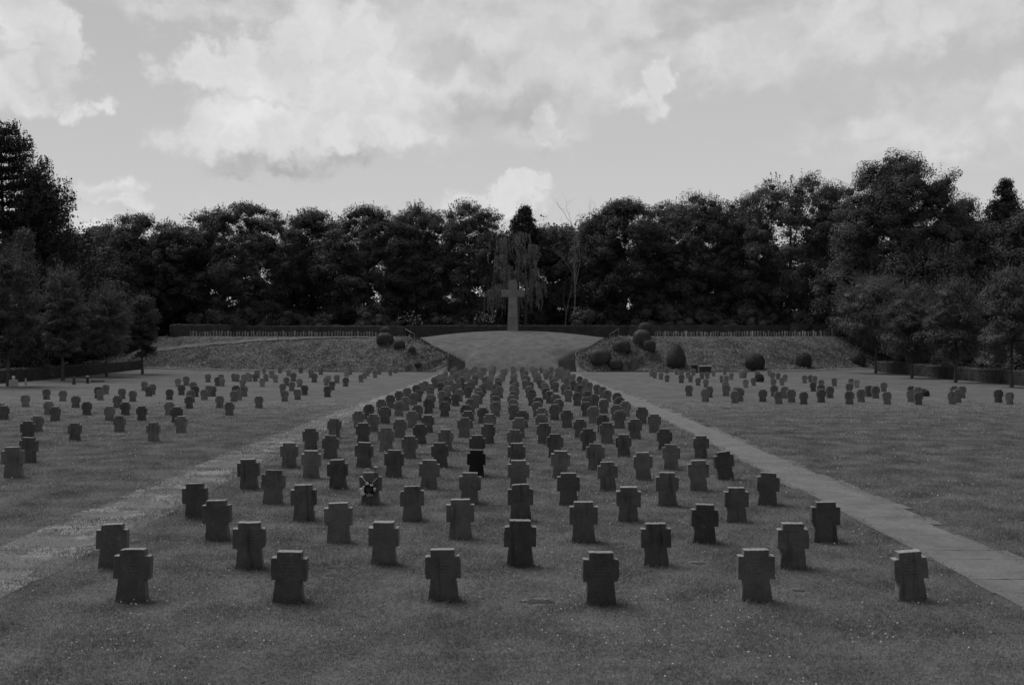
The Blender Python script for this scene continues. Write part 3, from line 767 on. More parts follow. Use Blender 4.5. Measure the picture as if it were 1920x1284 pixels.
# ------------------------------------------------------------------ grass and clover
def grass():
    rng = np.random.default_rng(21)
    N = 2000000
    Ymin, Ymax = 9.3, 62.0
    u = rng.random(N); e = 0.75
    y = (Ymin ** e + u * (Ymax ** e - Ymin ** e)) ** (1 / e)
    x = (rng.random(N) * 2 - 1) * (0.56 * y + 5.5)
    p3 = np.stack([x, y, 0 * x], -1)
    w = wob(p3, 0.8, 1.0) * 0.5 + wob(p3, 2.7, 2.0) * 0.35 + wob(p3, 7.0, 4.0) * 0.3
    keep = rng.random(N) < np.clip(0.75 + 0.45 * w, 0.12, 1) * (1 - smooth(26, 62, y))
    t = (y - 16) / 100
    e1, e2 = 0.16 * wob(p3, 1.6, 8.0), 0.10 * wob(p3, 1.9, 9.0) - 0.1
    pr = (x > 7.1 - 0.85 * t + e1) & (x < 8.4 - 1.05 * t + e2)
    pl = (x < -7.5 + 0.35 * t + 2 * e1) & (x > -8.85 + 0.8 * t + 2 * e2)
    keep &= ~(pr & (rng.random(N) > np.clip(0.02 + 0.9 * (wob(p3, 1.2, 5.0) - 0.35) * smooth(30, 14, y), 0.015, 0.8))) & ~(pl & (rng.random(N) > np.clip(0.25 + 1.3 * wob(p3, 2.3, 12.0) + 0.5 * wob(p3, 0.7, 3.0), 0.05, 0.92)))
    for sx, sy, sr in SOILP: keep &= ~((((x - sx) / (sr * 0.65)) ** 2 + ((y - sy) / 0.22) ** 2 < 1 + 0.6 * wob(p3, 9.0, 2.0)) & (rng.random(N) < 0.93))
    x, y, w = x[keep], y[keep], w[keep]; N = len(x)
    h = (0.026 + 0.030 * rng.random(N) ** 1.5) * (1 + 0.45 * w) * np.where(rng.random(N) < 0.012, 1.9, 1.0)
    h *= np.clip(1 + (y - 15) / 70, 1, 1.4)
    for st in stones:                                             # longer tufts the mower misses at the foot of each stone
        if st['y'] < 34:
            q = (np.abs(x - st['x']) < 0.34) & (np.abs(y - st['y']) < 0.20)
            h[q] *= rng.uniform(1.0, 2.0, q.sum())
    wd = 0.0022 + 0.00042 * y
    a = rng.random(N) * 2 * np.pi
    b = np.stack([np.cos(a), np.sin(a), 0 * a], -1) * wd[:, None]
    z = terrain(x, y)
    base = np.stack([x, y, z - 0.004], -1)
    tip = base + np.stack([rng.normal(size=N) * 0.55 * h, rng.normal(size=N) * 0.55 * h, h], -1)
    v = np.stack([base - b, base + b, tip], 1).reshape(-1, 3)
    tag(link('grass', mesh_np('grass', v, np.arange(3 * N).reshape(N, 3), M_GRASS)), 'short mown grass of the lawn', kind='stuff')
    # clover heads
    N = 4000
    u = rng.random(N); y = 9.6 * (44 / 9.6) ** u; x = (rng.random(N) * 2 - 1) * (0.53 * y)
    q = np.stack([x, y, 0 * x], -1)
    keep = (wob(q, 0.5, 6.0) + 0.6 * wob(q, 1.6, 3.0) + rng.normal(size=N) * 0.35 > 0.42)
    t = (y - 16) / 100
    keep &= ~((x > 6.95 - 0.85 * t) & (x < 8.6 - 1.05 * t))
    x, y = x[keep], y[keep]; N = len(x)
    mb = MB(); rr_ = rng.uniform(0.006, 0.0135, N) * np.clip(y / 18, 1, 1.6)
    z = terrain(x, y) + rng.uniform(0.03, 0.06, N)
    for k in range(N): mb.ball((x[k], y[k], z[k]), rr_[k], 5, 3)
    tag(link('clover_flowers', mb.mesh('clover_flowers', M_PETAL, True)), 'tiny white clover heads scattered through the grass', kind='stuff')
grass()

BANK_PATH = [(212,668),(262,662),(330,653),(420,644),(520,637),(610,633.5),(690,632.6)]
# ground cover on the banks
def cover():
    rng = np.random.default_rng(31)
    N = 150000
    x = rng.uniform(-62, 62, N); t = rng.random(N)
    y = y0(x) + 0.25 + t * 11.3
    edge = np.interp(y, [110, 117.4, 120.6, 122.6, 124.4, 126.6, 140], [6.5, 6.6, 6.65, 8.5, 10.8, 12.7, 13.5])
    q = np.stack([x, y, 0 * x], -1)
    w = wob(q, 0.9, 2.0) * 0.6 + wob(q, 2.4, 5.0) * 0.5
    BP = np.array([px_ground(*p)[:2] for p in BANK_PATH]); dm = np.full(N, 9.0)
    for a, b in zip(BP, BP[1:]):
        ab = b - a; tt = np.clip(((x - a[0]) * ab[0] + (y - a[1]) * ab[1]) / (ab @ ab), 0, 1); dm = np.minimum(dm, np.hypot(x - a[0] - tt * ab[0], y - a[1] - tt * ab[1]))
    keep = (dm > 0.45) & (np.abs(x) > edge + 1.25) & (rng.random(N) < np.clip(0.5 + 0.8 * w, 0.03, 1) * np.clip(1.25 - t, 0.1, 1))
    x, y, w = x[keep], y[keep], w[keep]; N = len(x)
    c = np.stack([x, y, terrain(x, y) + rng.random(N) * 0.38 * np.clip(0.6 + w, 0.15, 1.5)], -1)
    v, f = quads(c, rng.normal(size=(N, 3)) * 0.5 + [0, -0.2, 0.7], 0.20, 0.6, rng)
    tag(link('ground_cover', mesh_np('ground_cover', v, f, M_COVER)), 'rough leafy ground cover growing over both banks', kind='stuff')
cover()

# mown path climbing the left bank, pale and dark kerbs at the foot of the banks
def strip_px(name, pix, width, mat, lift=0.05):
    P = np.array([px_ground(*p) for p in pix]); m = 60
    s = np.linspace(0, len(P) - 1, m); x = np.interp(s, range(len(P)), P[:, 0]); y = np.interp(s, range(len(P)), P[:, 1])
    tx, ty = np.gradient(x), np.gradient(y); q = np.hypot(tx, ty)
    rows = []
    for o in (-0.5, -0.17, 0.17, 0.5):
        X, Y = x - ty / q * o * width, y + tx / q * o * width
        rows.append(np.stack([X, Y, terrain(X, Y) + lift], -1))
    v = np.stack(rows, 1).reshape(-1, 3)
    i = np.arange(m - 1)[:, None] * 4; j = np.arange(3)[None, :]
    f = np.stack([i + j + 4, i + j + 5, i + j + 1, i + j], -1).reshape(-1, 4)
    tag(link(name, mesh_np(name, v, f, mat, True)), kind='structure')
strip_px('bank_path', BANK_PATH, 0.9, M_LAWN, 0.1)
def kerb(name, xa, xb, mat, h, w, dy=0.0):
    m = max(8, int(abs(xb - xa) / 1.0)); x = np.linspace(xa, xb, m); y = y0(x) - 0.16 + dy; z = lawn_z(y)
    prof = [(-w / 2, -0.1), (-w / 2, h), (w / 2, h), (w / 2, -0.1)]
    v = np.stack([np.stack([x, y + a, z + b], -1) for a, b in prof], 1).reshape(-1, 3)
    i = np.arange(m - 1)[:, None] * 4; j = np.arange(3)[None, :]
    f = np.stack([i + j, i + j + 4, i + j + 5, i + j + 1], -1).reshape(-1, 4)
    tag(link(name, mesh_np(name, v, f, mat)), kind='structure')
kerb('kerb_left', -54, -24, M_KERB, 0.16, 0.5); kerb('kerb_right', 29, 47, M_KERB, 0.16, 0.5)
kerb('kerb_inner_left', -24, -7.9, M_KERB_DARK, 0.1, 0.25); kerb('kerb_inner_right', 7.9, 29, M_KERB_DARK, 0.1, 0.25)

# ------------------------------------------------------------------ stairs with rails
def along(s):
    return np.array([np.interp(s, CUM, STAIR[:, 0]), np.interp(s, CUM, STAIR[:, 1])])
def stairs(sg, label):
    root = empty('stone_staircase', (sg * STAIR[0][0], STAIR[0][1], -0.45)); tag(root, label, 'staircase', 'stairs up to the terrace')
    o0 = np.array([sg * STAIR[0][0], STAIR[0][1], -0.45])
    NS = 23; st = MB(); rise = (TERR + 0.45) / NS; W = 0.95
    def frame(s):
        p = along(s); t = along(min(s + 0.5, SLEN)) - along(max(s - 0.5, 0)); t = t / np.linalg.norm(t)
        p = np.array([sg * p[0], p[1]]); t = np.array([sg * t[0], t[1]]); return p, t, np.array([t[1], -t[0]])
    for k in range(NS):
        s0, s1 = k * SLEN / NS, (k + 1) * SLEN / NS + 0.06
        (p0, _, n0), (p1, _, n1) = frame(s0), frame(min(s1, SLEN))
        z1 = (k + 1) * rise; zb = max(-0.3, z1 - 0.8)
        q = [np.append(p0 - n0 * W, z1), np.append(p0 + n0 * W, z1), np.append(p1 + n1 * W, z1), np.append(p1 - n1 * W, z1)]
        q += [c * [1, 1, 0] + [0, 0, zb] for c in q]
        v = np.array(q) - o0 * [1, 1, 0]
        st.add(v, [[0, 1, 2, 3], [4, 7, 6, 5], [0, 4, 5, 1], [1, 5, 6, 2], [2, 6, 7, 3], [3, 7, 4, 0]])
    link('steps', st.mesh('steps', M_STEP), root)
    out = -1 if sg > 0 else 1                                     # outer side of the curve
    ck = MB()
    s = np.linspace(0, SLEN, 24); fr = [frame(a) for a in s]
    def rail_pts(off, dz):
        return np.array([np.append(p + n * off, 0.12 + (TERR + 0.45) * a / SLEN + dz) for (p, t, n), a in zip(fr, s)]) - o0 * [1, 1, 0]
    side_ = 1 if sg > 0 else -1
    a, b = rail_pts(side_ * (W + 0.02), -0.02), rail_pts(side_ * (W + 0.2), -0.02)
    c, d = a - [0, 0, 0.9], b - [0, 0, 0.9]
    v = np.concatenate([a, b, d, c]); m = len(a); i = np.arange(m - 1)
    f = np.concatenate([np.stack([i + r0 * m, i + r1 * m, i + 1 + r1 * m, i + 1 + r0 * m], -1) for r0, r1 in ((0, 1), (1, 2), (2, 3), (3, 0))])
    ck.add(v, f); ck.add(np.array([a[0], b[0], d[0], c[0]]), [[0, 1, 2, 3]])
    link('cheek_wall', ck.mesh('cheek_wall', M_KERB_DARK), root)
    hr = rail_pts(side_ * (W + 0.1), 0.95)[4:]
    for part in (hr[:8], hr[-5:]):
        rail = MB(); rail.tube(np.concatenate([[part[0] + [0, -0.1, -0.95]], part, [part[-1] + [0, 0.1, -0.95]]]), 0.02, 7)
        ro = link('handrail', rail.mesh('handrail', M_RAIL, True), root)
        pm = MB(); q = part[len(part) // 2]; pm.tube([q - [0, 0, 1.1], q], 0.018, 6); link('post', pm.mesh('post', M_RAIL, True), ro)
stairs(-1, 'dark curved stone stairs climbing left of the grassy mound')
stairs(1, 'dark curved stone stairs climbing right of the grassy mound')

# ------------------------------------------------------------------ the tall cross
cy = 134.5; cz = tz(0.05, cy)
cr = empty('stone_cross', (0.1, cy, cz)); tag(cr, 'tall tapered stone cross standing on top of the grassy mound', 'cross')
k = cy / F
def bev(me, off=0.02):
    bm = bmesh.new(); bm.from_mesh(me); bmesh.ops.remove_doubles(bm, verts=bm.verts, dist=1e-5); bmesh.ops.bevel(bm, geom=bm.edges[:], offset=off, segments=1, affect='EDGES'); bm.to_mesh(me); bm.free(); return me
zt = 78 * k - 0.3
hh0 = 63 * k; hh1 = 76.5 * k; top = 94 * k
wb, wt = 20 * k, 14 * k
def wat(z): return wb + (wt - wb) * z / top
z_ = 0.0
for j, z1 in enumerate((hh0 * 0.38, hh0 * 0.72, hh0)):
    mb = MB(); a = -0.3 if j == 0 else z_ + 0.012
    w0, w1 = wat(max(a, 0)), wat(z1)
    mb.box((0, 0, (a + z1) / 2), (w0, w0 * 0.7, z1 - a), 0, (w1 / w0, w1 / w0)); link('shaft_block', bev(mb.mesh('shaft_block', M_CROSS)), cr); z_ = z1
mb = MB(); mb.box((0, 0, (hh0 + hh1) / 2 + 0.006), (43 * k, wat(hh0) * 0.64, hh1 - hh0 - 0.012)); link('crossbar', bev(mb.mesh('crossbar', M_CROSS_DARK)), cr)
mb = MB(); w0 = wat(hh1); mb.box((0, 0, (hh1 + top) / 2 + 0.006), (w0, w0 * 0.7, top - hh1), 0, (wt / w0, wt / w0)); link('head_block', bev(mb.mesh('head_block', M_CROSS_DARK)), cr)

# ------------------------------------------------------------------ clipped shrubs on the banks
def ball_px(px, foot, wpx, hpx, label, seed, **kw):
    x, y, z = px_ground(px, foot); k = y / F
    return clipped('clipped_shrub', label, (x, y + wpx * k * 0.35, z - 0.05), wpx * k / 2, wpx * k / 2, hpx * k + 0.12, seed, **kw)
BG = 'clipped shrubs on the banks'
ball_px(720, 648, 31, 25, 'largest clipped shrub on the left bank, at the head of the stairs', 1, group=BG)
ball_px(748, 656, 20, 19, 'middle clipped ball shrub beside the left stairs', 2, group=BG)
ball_px(772, 664, 13, 15, 'smallest clipped ball shrub beside the left stairs', 3, group=BG)
x, y, z = px_ground(717, 640); clipped('clipped_shrub', 'flat topped clipped shrub peeping over the largest left shrub', (x, y + 3.0, tz(x, y + 3.0) - 0.05), 0.75, 0.75, 1.5, 4, group=BG)
ball_px(783, 694, 12, 8, 'low cushion shrub near the foot of the left bank', 5, group=BG)
ball_px(1126, 686, 40, 31, 'broad clipped shrub right of the foot of right stairs', 6, square=3.0, group=BG)
ball_px(1155, 695, 27, 21, 'small clipped shrub lowest on the right bank', 7, group=BG)
ball_px(1167, 662, 32, 25, 'wide clipped shrub halfway up beside the right stairs', 8, square=3.0, group=BG)
ball_px(1205, 650, 33, 33, 'tall leaning clipped shrub at the head of right stairs', 9, group=BG)
x, y, z = px_ground(1214, 640); clipped('clipped_shrub', 'clipped shrub peeping out behind the tall leaning one', (x, y + 2.4, tz(x, y + 2.4) - 0.05), 0.85, 0.85, 2.1, 10, group=BG)
ball_px(1218, 659, 24, 22, 'cube like clipped shrub right of the leaning one', 11, square=3.2, group=BG)
ball_px(1270, 692, 35, 47, 'dark egg shaped yew on the right bank', 12, egg=0.28, square=2.1, mat=M_HEDGE, group=BG, n=7500)
def rough_px(px, foot, wpx, hpx, label, seed, mat=M_BOX, **kw):
    return ball_px(px, foot, wpx, hpx, label, 40 + seed, square=2.2, mat=mat, leaf=0.13, n=4200, **kw)
rough_px(1419, 696, 35, 34, 'round leafy shrub at the foot of right bank, nearest the egg yew', 1, group='round shrubs along the right bank')
rough_px(1510, 690, 28, 29, 'round leafy shrub in the middle of the three along right bank', 2, group='round shrubs along the right bank')
rough_px(1612, 687, 26, 26, 'round leafy shrub beside the first right hand tree', 3, group='round shrubs along the right bank')
rough_px(1735, 743, 15, 12, 'dark cushion shrub beside a stone cross on right lawn', 4, M_HEDGE)
rough_px(1425, 716, 14, 15, 'dark rounded shrub among the far crosses on right lawn', 5, M_HEDGE)
x, y, z = px_ground(225, 668)
for k_, (px, py, wp_, hp_) in enumerate(((218, 664, 26, 40), (240, 661, 26, 36))):
    x, y, z = px_ground(px, py)
    clipped('clipped_shrub', ('dark clipped shrub in shade behind the left hedge, left of the pair', 'dark clipped shrub in shade behind the left hedge, right of the pair')[k_], (x, y, z - 0.05), wp_ * y / F / 2, wp_ * y / F / 2, hp_ * y / F, 20 + k_, mat=M_HEDGE, group=BG)

# low stone tables at the foot of the right bank
for (xa, xb, yt, yb, lab, m2) in ((1294, 1309, 684, 699, 'low dark stone table at the bank foot, beside the egg yew', M_STEP), (1311, 1334, 685.5, 699, 'low stone table with a pale slab top at the bank foot', M_KERB)):
    x, y, z = px_ground((xa + xb) / 2, yb); k = y / F; wd = (xb - xa) * k; hg = (yb - yt) * k
    t = empty('stone_table', (x, y, z)); tag(t, lab, 'table')
    mb = MB(); mb.box((0, 0, hg - 0.05), (wd, 0.7, 0.1)); link('slab_top', bev(mb.mesh('slab_top', m2), 0.01), t)
    for sg in (-1, 1):
        mb = MB(); mb.box((sg * (wd / 2 - 0.14), 0, (hg - 0.1) / 2 - 0.05), (0.2, 0.55, hg)); link('leg', bev(mb.mesh('leg', M_STEP), 0.01), t)
    mb = MB(); mb.box((0, 0.1, (hg - 0.1) / 2 - 0.05), (wd - 0.5, 0.3, hg - 0.02)); link('back_panel', mb.mesh('back_panel', M_KERB_DARK), t)

# things before the left hedge
x, y, z = px_ground(25, 724); k = y / F
t = empty('stone_pedestal', (x, y, z)); tag(t, 'pale stone block with a ball on top before the left hedge', 'pedestal')
mb = MB(); mb.box((0, 0, 0.2), (12 * k, 12 * k, 0.5 + 0.16), 0, (0.97, 0.97)); link('block', bev(mb.mesh('block', M_PALE), 0.015), t)
mb = MB(); mb.box((0, 0, 0.56), (0.12, 0.12, 0.08)); mb.ball((0, 0, 0.72), 0.135, 14, 10); link('ball', mb.mesh('ball', simple_mat('ball_stone', 0.5, 0.1, 6.0), True), t)
x, y, z = px_ground(48, 722)
mb = MB(); mb.box((0, 0, 0.24), (0.2, 0.14, 0.62), 0.3, (0.55, 0.7)); tag(link('marker_stone', bev(mb.mesh('marker_stone', M_PALE), 0.02), None, (x, y, z)), 'slim pale standing stone right of the ball topped block', 'marker stone')
x, y, z = px_ground(138.5, 721)
mb = MB(); mb.box((0, 0, 0.28), (0.26, 0.2, 0.72), 0.0, (0.8, 0.8)); tag(link('bollard', bev(mb.mesh('bollard', M_STEP), 0.03), None, (x, y, z)), 'plain dark stone post before the left hedge', 'bollard')
x, y, z = px_ground(164, 719)
t = empty('bollard', (x, y, z)); tag(t, 'black post with a pale cap before the left hedge', 'bollard')
mb = MB(); mb.tube([(0, 0, -0.1), (0, 0, 0.58)], 0.11, 12); link('post', mb.mesh('post', M_DARK, True), t)
mb = MB(); mb.tube([(0, 0, 0.58), (0, 0, 0.66), (0, 0, 0.69)], [0.125, 0.12, 0.06], 12); link('cap', mb.mesh('cap', M_PALE, True), t)
x, y, z = px_ground(183, 716)
mb = MB(); mb.box((0, 0, 0.05), (1.1, 0.5, 0.22), 0.0, (0.95, 0.9)); tag(link('grave_slab', bev(mb.mesh('grave_slab', M_STEP), 0.02), None, (x, y, z)), 'low dark stone slab lying beside the pale capped post', 'grave slab')

# ------------------------------------------------------------------ terrace crosses, seen edge on
def terrace_row(pxa, pxb, ya, yb, n, label, group, seed):
    r_ = random.Random(seed)
    for k in range(n):
        t = k / (n - 1); px = pxa + (pxb - pxa) * t + r_.uniform(-0.8, 0.8); Y = ya + (yb - ya) * t + r_.choice((0, 0, 0.0, 1.6))
        for _ in range(4): Y = float(y0((px - CX) / F * Y)) + 12.6 + ((k * 7) % 3 == 0) * 1.5
        x = (px - CX) / F * Y
        o = link('terrace_cross', STONES_T[r_.randrange(4)], None, (x, Y, tz(x, Y)))
        o.rotation_euler = (r_.gauss(0, 0.02), r_.gauss(0, 0.03), math.pi / 2 + math.atan2(-x, Y) + r_.gauss(0, 0.12)); sc = r_.uniform(0.85, 1.15); o.scale = (sc, 1.1, sc)
        tag(o, label, 'gravestone', group)
STONES_T = []
for k in range(4):
    me = STONES[k].copy(); me.name = 'terrace_cross'; me.materials.clear(); me.materials.append(M_MARK); STONES_T.append(me)
terrace_row(352, 704, 131, 134, 66, 'small stone cross seen edge on in the row along the left terrace', 'crosses along the left terrace', 1)
terrace_row(1228, 1570, 134, 130.5, 70, 'small stone cross seen edge on in the row along the right terrace', 'crosses along the right terrace', 2)

# ------------------------------------------------------------------ hedges
def hx(px, Y): return ((px - CX) / F * Y, Y)
hedge('hedge', 'long dark clipped hedge behind the left terrace', [hx(428, 150), hx(760, 148)], 1.4, 1.6, M_HEDGE, 0.16, 45, 1)
hedge('hedge', 'dark clipped hedge behind the tall stone cross', [hx(762, 149.5), hx(1178, 149.5)], 1.4, 1.72, M_HEDGE, 0.16, 45, 2, TERR + 0.05)
hedge('hedge', 'long dark clipped hedge behind the right terrace', [hx(1180, 148), hx(1482, 150)], 1.4, 1.65, M_HEDGE, 0.16, 45, 3)
hedge('hedge', 'lighter hedge end turning forward at the right terrace', [hx(1483, 149), hx(1600, 146)], 1.4, 1.95, M_HEDGE_PALE, 0.16, 45, 4)
hedge('hedge', 'hedge end turning forward at the left terrace', [hx(430, 149), hx(322, 144)], 1.5, 1.75, M_HEDGE, 0.16, 45, 5)
hedge('hedge', 'low clipped hedge along the left lawn edge', [(-48.5, 129.0), (-48.2, 126), (-47.4, 118), (-46.3, 100), (-45.8, 88), (-45.5, 55)], 1.3, 1.2, M_HEDGE, 0.12, 50, 6)
hedge('hedge', 'low clipped hedge along the right lawn edge', [(44.3, 119.5), (43.6, 105), (43.2, 84), (43.0, 55)], 1.3, 1.25, M_HEDGE, 0.12, 50, 7)

# ------------------------------------------------------------------ trees
def top_h(top, Y, base): return H + (HOR - top) / F * Y - base
WG = 'trees of the wood behind the terrace'
def wood(px, top, wpx, Y, label, seed, name='broadleaf_tree', **kw):
    x = (px - CX) / F * Y; b = tz(x, Y); w = wpx * Y / F; h = top_h(top, Y, b)
    Y += 8; x = (px - CX) / F * Y; b = tz(x, Y); w = wpx * Y / F * 1.22; h = top_h(top, Y, b)
    a = dict(crown_lo=0.06, clumps=int(60 + w * 9.5), per=540, leaf=0.225, sprigs=170, thin=True, flat=0.75, clump_r=1.3, kind='round', hollow=0.4, depth=0.8, core=0.42)
    a.update(kw)
    return tree(name, label, (x, Y, b), h, w, group=WG, seed=seed, **a)
wood(205, 432, 150, 146, 'dark tree at left end of the wood, beside the tall pine', 1)
wood(265, 402, 210, 150, 'broad domed tree second from left in the wood', 2)
wood(350, 425, 150, 156, 'lower tree in the gap between two domed trees at left', 21)
wood(452, 381, 250, 153, 'widest domed tree in the left half of the wood', 3, kind='fan')
wood(585, 391, 140, 156, 'open topped tree with sky gaps left of the wood middle', 4, gap=0.22)
wood(690, 388, 180, 151, 'rounded tree above the flowering shrubs, left of middle', 5)
wood(782, 382, 120, 155, 'paler tree second left of the willow', 6, mat=M_LEAF_PALE, gap=0.25)
wood(880, 379, 150, 154, 'feathery topped tree just left of the willow', 7, sprigs=220, gap=0.2)
wood(1035, 424, 120, 156, 'low rounded tree between the willow and the bare birch', 8, gap=0.2)
wood(1118, 400, 90, 150, 'slim tree directly right of the bare birch', 22, gap=0.25)
wood(1172, 373, 150, 148, 'dark domed tree second right of the bare birch', 9)
wood(1252, 376, 130, 154, 'tree with a lighter top right of the dark dome', 10, mat=M_LEAF_PALE, gap=0.2)
wood(1312, 362, 130, 150, 'tall crowned dark tree in the middle of the right wood', 11)
wood(1392, 372, 110, 152, 'narrow dark tree left of the airy pale tree', 12, gap=0.2)
wood(1480, 322, 190, 147, 'tall airy pale leaved tree with many sky gaps', 13, mat=M_LEAF_PALE, gap=0.34, kind='round', per=640, core=0.3, clumps=240)
wood(1572, 345, 120, 144, 'tree squeezed between airy tree and great round tree', 14, mat=M_LEAF_PALE, gap=0.15)
wood(1688, 292, 215, 126, 'great dense round crowned tree, biggest on the right', 15, clumps=340, per=800, leaf=0.215, clump_r=1.4, hollow=0.72, sprigs=90, limbs=14, kind='round', flat=0.72, crown_lo=0.16, core=0.45)
wood(1808, 372, 120, 132, 'loose topped tree right of the great round tree', 16, sprigs=120, gap=0.2)
wood(1925, 392, 130, 118, 'dark tree cut by the right edge of the picture', 17)
wood(1850, 430, 130, 122, 'dark low tree below the spruce tip at right', 18)
wood(1600, 470, 120, 134, 'low dark tree under the great round tree', 19)
wood(1745, 450, 170, 120, 'dark bushy tree behind the young trees at right', 23)
wood(150, 470, 150, 128, 'dark bushy tree behind the young trees at left', 20, mat=M_NEEDLE)
wood(40, 480, 190, 118, 'dark bushy tree at the foot of the tall pine', 24, mat=M_NEEDLE)

def conifer(name, label, loc, h, w, seed, style, mat=M_NEEDLE, group=None, leaf=0.4):
    """pine: whorls of boughs with upturned tufts; spruce: drooping tiers"""
    rng = np.random.default_rng(700 + seed)
    root = empty(name, loc); tag(root, label, 'tree', group)
    P, N_, Sz = [], [], []; mb = MB()
    t = np.linspace(0, 1, 10); mb.tube(np.stack([0.15 * np.sin(t * 5), 0.1 * np.sin(t * 4), t * h * 0.985 - 0.2], -1), h * 0.016 * (1.05 - t), 8)
    z = h * (0.06 if style != 'crown' else 0.5)
    while z < h * 0.985:
        u = z / h
        prof = {'pine': (1 - u ** 1.7) * 1.0 + 0.03, 'spruce': (1 - u) ** 0.9 + 0.01, 'crown': math.sin(min(1, (1 - u) * 2.3 + 0.12) * 1.4) * 0.9}[style]
        nb = max(4, int(7 + 4 * rng.random()) + (6 if style == 'spruce' else 0))
        for k in range(nb):
            a = rng.random() * 2 * np.pi; L = max(0.3, w / 2 * prof * rng.uniform(0.62, 1.12))
            m = max(5, int(L * 5)); s = np.linspace(0.12, 1, m)
            lift = {'pine': 0.10 * L * (s - 0.3) + 0.22 * L * s ** 3, 'spruce': -0.28 * L * s + 0.16 * L * s ** 3, 'crown': 0.25 * L * s}[style]
            q = np.stack([np.cos(a) * L * s, np.sin(a) * L * s, z + lift], -1)
            mb.tube(q[::max(1, m // 4)], max(0.012, 0.03 * L / 3), 4) if len(q[::max(1, m // 4)]) > 1 else None
            per = 14 if style != 'spruce' else 10
            c = np.repeat(q, per, 0) + rng.normal(size=(m * per, 3)) * np.array([0.34, 0.34, 0.13 if style == 'pine' else 0.34]) * (min(0.45 + 0.05 * w, 1.3) if style == 'pine' else 0.75) * np.repeat(0.4 + 0.9 * np.sin(s * 2.6) ** 1, per)[:, None]
            P.append(c); N_.append(rng.normal(size=c.shape) + [0, 0, 0.6]); Sz.append(np.full(len(c), leaf))
            if style == 'pine':                                   # candle tufts on the bough ends
                e = np.repeat(q[-2:], 4, 0) + rng.normal(size=(8, 3)) * [0.35, 0.35, 0.1]
                kk = 9; cc = np.repeat(e, kk, 0) + np.stack([rng.normal(size=8 * kk) * 0.06, rng.normal(size=8 * kk) * 0.06, rng.random(8 * kk) * 1.05], -1)
                P.append(cc); N_.append(rng.normal(size=cc.shape) * [1, 1, 0.3]); Sz.append(np.full(len(cc), leaf * 0.75))
        z += h * (0.034 if style == 'pine' else 0.02) * rng.uniform(0.75, 1.25)
    P = np.concatenate(P); N_ = np.concatenate(N_); Sz = np.concatenate(Sz)
    v, f = quads(P, N_, Sz, 0.33, rng)
    link('crown', mesh_np('crown', v, f, mat), root); link('trunk', mb.mesh('trunk', M_BARK, True), root)
    return root
def conif(px, top, wpx, Y, name, label, seed, style, **kw):
    x = (px - CX) / F * Y; b = tz(x, Y)
    return conifer(name, label, (x, Y, b), top_h(top, Y, b), wpx * Y / F, seed, style, **kw)
conif(6, 230, 380, 108, 'pine_tree', 'tall dark pine at the left edge, highest of all trees', 1, 'pine')
conif(72, 338, 230, 114, 'pine_tree', 'shorter dark pine with ragged boughs right of the tallest pine', 2, 'pine')
conif(985, 391, 84, 160, 'pine_tree', 'dark pine crown showing above the willow', 3, 'crown', leaf=0.5)
conif(1883, 330, 330, 140, 'spruce_tree', 'pointed dark spruce tip near the right edge', 4, 'spruce', leaf=0.36)

